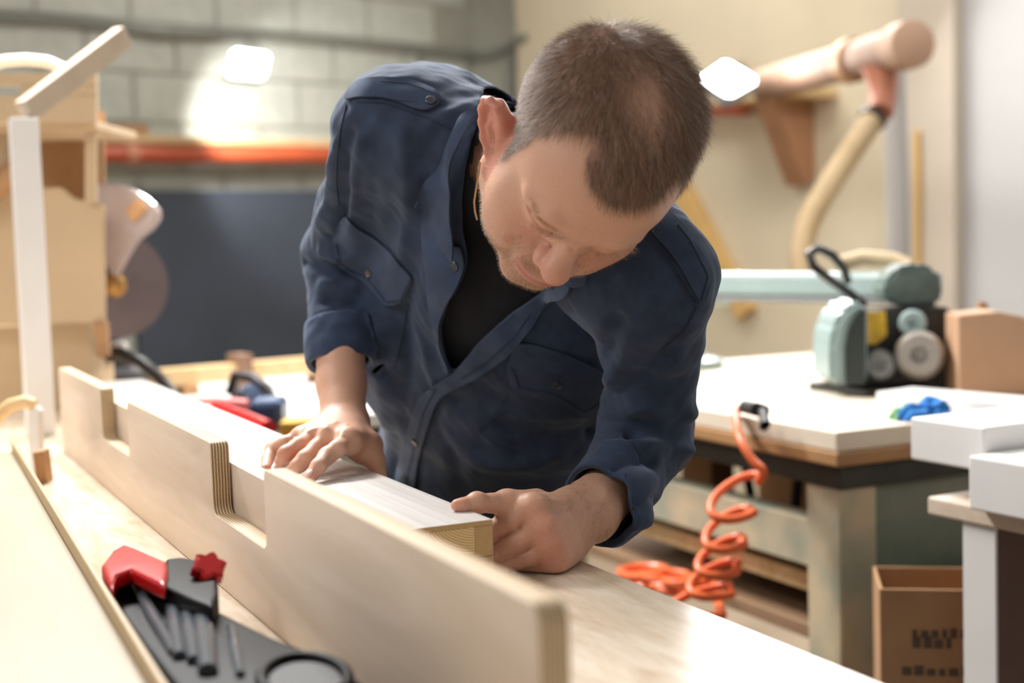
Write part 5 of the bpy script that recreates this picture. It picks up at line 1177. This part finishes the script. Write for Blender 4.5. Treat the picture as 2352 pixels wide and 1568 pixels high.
o = pxslab(MB(), [(2246, 745), (2252, 692), (2268, 696), (2300, 748)], 2.82, .02).build('set_square', M_mdfd, None); solo(o, 'dark triangular set square standing behind the pinkish MDF box', 'tool')
for v in o.data.vertices:
    if v.co.z < o.data.vertices[0].co.z-.02 or v.co.z < 1.06: v.co.z = min(v.co.z, .9008) if v.co.z < 1.05 else v.co.z
# plank, cloths, air gun and orange hose
a, b2 = PZ(2012, 935, .9006), PZ(2420, 975, .9006); dp = unit(b2-a); Mp = fr3(a, dp)
o = MB().box((0, 0, .9006), (.30, .10, .928), bevel=.002, M=Mp).build('plank', M_wpaint, None); solo(o, 'white painted plank lying behind the blue cloth on the saw bench', 'plank')
def cloth(px, py, rx, ry, hgt, m, name, lab):
    c = PZ(px, py, .9006); bm_ = bmesh.new(); bmesh.ops.create_icosphere(bm_, subdivisions=4, radius=1)
    for v in bm_.verts:
        d_ = 1 + .22*math.sin(v.co.x*5+v.co.y*3) + .12*math.sin(v.co.y*9+v.co.z*7) + .08*math.sin(v.co.x*13-v.co.z*5)
        v.co = Vector((v.co.x*rx*d_, v.co.y*ry*d_, max(v.co.z, 0)*hgt*d_)) + Vector(c)
    return solo(MB()._merge(bm_).build(name, m, None, smooth=True), lab, 'cloth')
cloth(2128, 962, .040, .028, .030, M_blue, 'cloth', 'crumpled blue cloth on the saw bench in front of the white plank'); cloth(2080, 960, .022, .022, .020, M_greenc, 'cloth', 'small crumpled green cloth tucked against the blue one')
ag = thing('air_gun', 'small dark air gun lying at the front edge of the saw bench', 'tool', tuple(PZ(1735, 935, .9006)))
MB().tube([PZ(1712, 934, .925), PZ(1738, 940, .928), PZ(1756, 946, .922)], .012, 10).build('body', M_dark, ag, True, smooth=True)
MB().tube([PZ(1752, 946, .926), PZ(1758, 975, .912), PZ(1755, 978, .9075)], .008, 10).build('trigger', M_dark, ag, True, smooth=True)
MB().tube([PZ(1712, 934, .925), PZ(1700, 938, .914), PZ(1694, 944, .907)], .006, 8).build('nozzle', M_metal, ag, True, smooth=True)
hz = []
for x, y, Y in ((1700, 938, 2.42), (1690, 950, 2.40), (1694, 985, 2.33), (1706, 1020, 2.29), (1730, 1058, 2.27), (1754, 1082, 2.26)): hz.append(P(x, y, Y))
for k in range(5):
    cx, cy, w_, h_ = [(1690, 1122, 58, 46), (1672, 1196, 52, 40), (1655, 1258, 52, 36), (1640, 1310, 56, 32), (1610, 1360, 66, 22)][k]
    for i in range(18):
        t = math.pi*2*i/18
        hz.append(P(cx + w_*math.cos(t-.4)*(1.0), cy - h_*math.sin(t+.2)*.75 + 70*i/18*.9 - 10, 2.27+.035*math.sin(t)))
def spline(ctl, n):
    out = []
    for i in range(n+1):
        t = i/n*(len(ctl)-1); k = min(int(t), len(ctl)-2); u = t-k; p0, p1, p2, p3 = ctl[max(k-1, 0)], ctl[k], ctl[k+1], ctl[min(k+2, len(ctl)-1)]
        out.append(.5*((2*p1)+(-p0+p2)*u+(2*p0-5*p1+4*p2-p3)*u*u+(-p0+3*p1-3*p2+p3)*u**3))
    return out
hzw = spline(hz, 420)
tail = []
for k in range(90):
    t = k/89*math.pi*2*7; c = PZ(1590-k*1.4, 1372-k*.35, .553); tail.append(c + np.array([.040*math.cos(t), .030*math.sin(t)+.01, .006+.012*(1+math.sin(t*.37))*.9]))
hh = thing('coiled_air_hose', 'orange spiral air hose hanging off the saw bench and piled below', 'hose', tuple(hz[0]))
MB().tube(hzw, .0072, 10).build('hanging_coil', M_hosor, hh, True, smooth=True)
MB().tube(spline([hzw[-1]] + tail, 400), .0085, 8).build('piled_coil', M_hosor, hh, True, smooth=True)
# --- small table with white drawer boxes, cartons
C1 = PZ(2130, 1140, .84); E1 = unit([.47, -.88, 0]); MW = fr3(C1, E1)
wt = thing('side_table', 'small ply topped table with white and brown legs at the right edge', 'table', (C1[0]+.3, C1[1], 0))
def wbox(name, lo, hi, m, parent, bevel=.003, **k): return MB().box(lo, hi, bevel=bevel, M=MW).build(name, m, parent, True, **k)
wbox('table_top', (0, 0, .815), (.60, .62, .84), M_ply, wt)
M_brown = mat('brown_leg', lin(104, 78, 66), .5, noise=.1)
for (x, y) in ((.09, .035), (.54, .035), (.09, .56), (.54, .56)):
    wbox('leg', (x-.03, y-.025, 0), (x+.028, y+.03, .8145), M_brown, wt, .002); wbox('leg_facing', (x-.030, y-.030, 0), (x+.028, y-.0255, .8145), M_wpaint, wt, .001)
WL = lambda q: (Matrix(MW).inverted() @ Vector(q))
qa = WL(P(2225, 1165, 1.86)); qb = WL(P(2092, 1070, 2.0))
o = wbox('drawer_box', (qa.x, qa.y, .8404), (qa.x+.42, qa.y+.25, .912), M_wpaint, None); solo(o, 'white painted drawer box at the front of the side table', 'box')
o = wbox('drawer_box', (qb.x, qb.y, .886), (qa.x-.004, qb.y+.52, .946), M_wpaint, None); solo(o, 'longer white drawer box raised behind the front one, overhanging the side table', 'box')
o = wbox('spacer_block', (.015, .08, .8404), (qa.x-.012, .45, .8856), M_pine, None); solo(o, 'pine spacer block under the longer white drawer box', 'block')
def carton(px, py, ztop, xd, w, d, lab, marks=()):
    c = PZ(px, py, ztop); M = fr3(c, xd); r = thing('cardboard_box', lab, 'box', (c[0], c[1], 0)); t = .005; kb = lambda n, lo, hi, m=M_card, bv=.0015: MB().box(lo, hi, bevel=bv, M=M).build(n, m, r, True)
    kb('front_wall', (0, 0, .001), (w, t, ztop)); kb('back_wall', (0, d-t, .001), (w, d, ztop)); kb('side_wall', (0, t+.0003, .001), (t, d-t-.0003, ztop)); kb('side_wall', (w-t, t+.0003, .001), (w, d-t-.0003, ztop)); kb('bottom', (t+.0003, t+.0003, .001), (w-t-.0003, d-t-.0003, .006))
    for a_, b_, c_, d_, m in marks: kb('print' if m is M_cardp else 'label', (a_, -.0006, b_), (c_, -.0001, d_), m, 0)
    return r
zt_ = .70
mk = []
rg = np.random.default_rng(3)
for zr, x0, x1 in ((.63, .045, .13), (.575, .03, .135), (.615, .045, .10)):
    x = x0
    while x < x1: wd_ = rg.uniform(.006, .014); mk.append((x, zr, x+wd_, zr+rg.uniform(.010, .018), M_cardp)); x += wd_+rg.uniform(.002, .006)
mk.append((.045, .485, .10, .545, M_wpaint))
carton(2020, 1352, zt_, (.98, -.18), .145, .14, 'open printed cardboard carton standing under the saw bench end', mk)
carton(2300, 1330, .66, (.95, -.3), .2, .2, 'plain cardboard carton behind the brown table leg at the frame edge')

# --- the black and red tool lying between the panel and the notched board
M_rib = mat('rib_highlight_grey', lin(84, 90, 98), .18, spec=.7)  # grey colour carries the highlights along the black ribs
M_tool = mat('matt_black_plastic', lin(9, 9, 10), .5, spec=.12)
tl_ = thing('hand_tool', 'black plastic tool with red hooked tip and red star knob', 'tool', tuple(PZ(480, 1420, .9)))
def off_panel(p):
    q = BL(p); k = (q-A_pan)@nv_pan
    if k < .003: q = q + nv_pan*(.003-k)
    return B(*q)
def zslab(poly, z0, z1, bev=.004, seg=3):
    pts = [off_panel(PZ(x, y, z1)) for x, y in poly]; b = bmesh.new(); vs = [b.verts.new(p) for p in pts]; f = b.faces.new(vs); e = bmesh.ops.extrude_face_region(b, geom=[f])
    for v in e['geom']:
        if isinstance(v, bmesh.types.BMVert): v.co.z = z0
    bmesh.ops.recalc_face_normals(b, faces=b.faces[:])
    if bev: bmesh.ops.bevel(b, geom=b.edges[:], offset=bev, segments=seg, profile=.6, affect='EDGES', clamp_overlap=True)
    return MB()._merge(b)
zslab([(242, 1346), (262, 1318), (300, 1300), (345, 1318), (430, 1380), (500, 1398), (560, 1428), (640, 1466), (740, 1502), (830, 1560), (960, 1660), (900, 1760), (640, 1720), (420, 1600), (320, 1470), (262, 1390)], .9008, .938, .006).build('body', M_tool, tl_, True, smooth=True)
zslab([(224, 1322), (232, 1296), (258, 1262), (284, 1247), (310, 1256), (384, 1288), (386, 1312), (378, 1342), (300, 1304), (268, 1316), (243, 1348)], .9475, .962, .005).build('red_tip', M_red, tl_, True, smooth=True)
zslab([(380, 1282), (420, 1278), (448, 1284), (500, 1330), (502, 1362), (488, 1392), (432, 1372), (374, 1344)], .9385, .956, .004).build('knob_bracket', M_tool, tl_, True, smooth=True)
zslab([(236, 1322), (246, 1300), (266, 1272), (286, 1260), (308, 1268), (376, 1296), (378, 1312), (370, 1332), (302, 1296), (266, 1308), (248, 1336)], .9385, .9472, .002).build('tip_neck', M_tool, tl_, True, smooth=True)
kc = PZ(475, 1318, .957); st_ = []
for i in range(24): a = 2*math.pi*i/24; rr = .0125 + .0022*math.cos(a*6); st_.append((rr*math.cos(a), rr*math.sin(a)))
b = bmesh.new(); vs = [b.verts.new((x, y, 0)) for x, y in st_]; f = b.faces.new(vs); e = bmesh.ops.extrude_face_region(b, geom=[f])
for v in e['geom']:
    if isinstance(v, bmesh.types.BMVert): v.co.z += .013
bmesh.ops.recalc_face_normals(b, faces=b.faces[:]); bmesh.ops.bevel(b, geom=[g_ for g_ in b.edges if abs(g_.verts[0].co.z-g_.verts[1].co.z) < 1e-5], offset=.0018, segments=3, affect='EDGES')
kd = Vector((.35, -.55, .75)).normalized(); MB()._merge(b, Matrix.Translation(tuple(kc)) @ kd.to_track_quat('Z', 'Y').to_matrix().to_4x4()).build('star_knob', mat('red_knob', lin(190, 14, 24), .22, spec=.6), tl_, True, smooth=True)
for x0, y0, x1, y1, r in ((304, 1330, 400, 1500, .0050), (392, 1372, 412, 1510, .0062), (426, 1385, 446, 1520, .0062), (460, 1392, 478, 1545, .0085), (530, 1440, 552, 1550, .0040)):
    MB().tube([PZ(x0, y0, .939), PZ((x0+x1)/2, (y0+y1)/2, .9405), PZ(x1, y1, .939)], [r*.8, r, r*.8], 14).build('rib', M_rib, tl_, True, smooth=True)
hb = [PZ(595+ (x*75), 1545 - y*36, .9395) for x, y in [(math.cos(t), math.sin(t)) for t in np.linspace(-.6, 3.6, 22)]]
hb = [PZ(700 + 100*math.cos(t), 1560 - 52*math.sin(t), .9400) for t in np.linspace(-.5, 3.7, 26)]
MB().tube(hb, .0042, 12).build('handle_rim', M_tool, tl_, True, smooth=True)
zslab([(700+92*math.cos(t), 1562-46*math.sin(t)) for t in np.linspace(0, 2*math.pi, 28)[:-1]], .9384, .9389, 0).build('handle_shade_sheet', mat('hollow_shade_black', lin(8, 8, 9), .6), tl_, True)  # flat black sheet on the solid body, as shade inside the handle opening
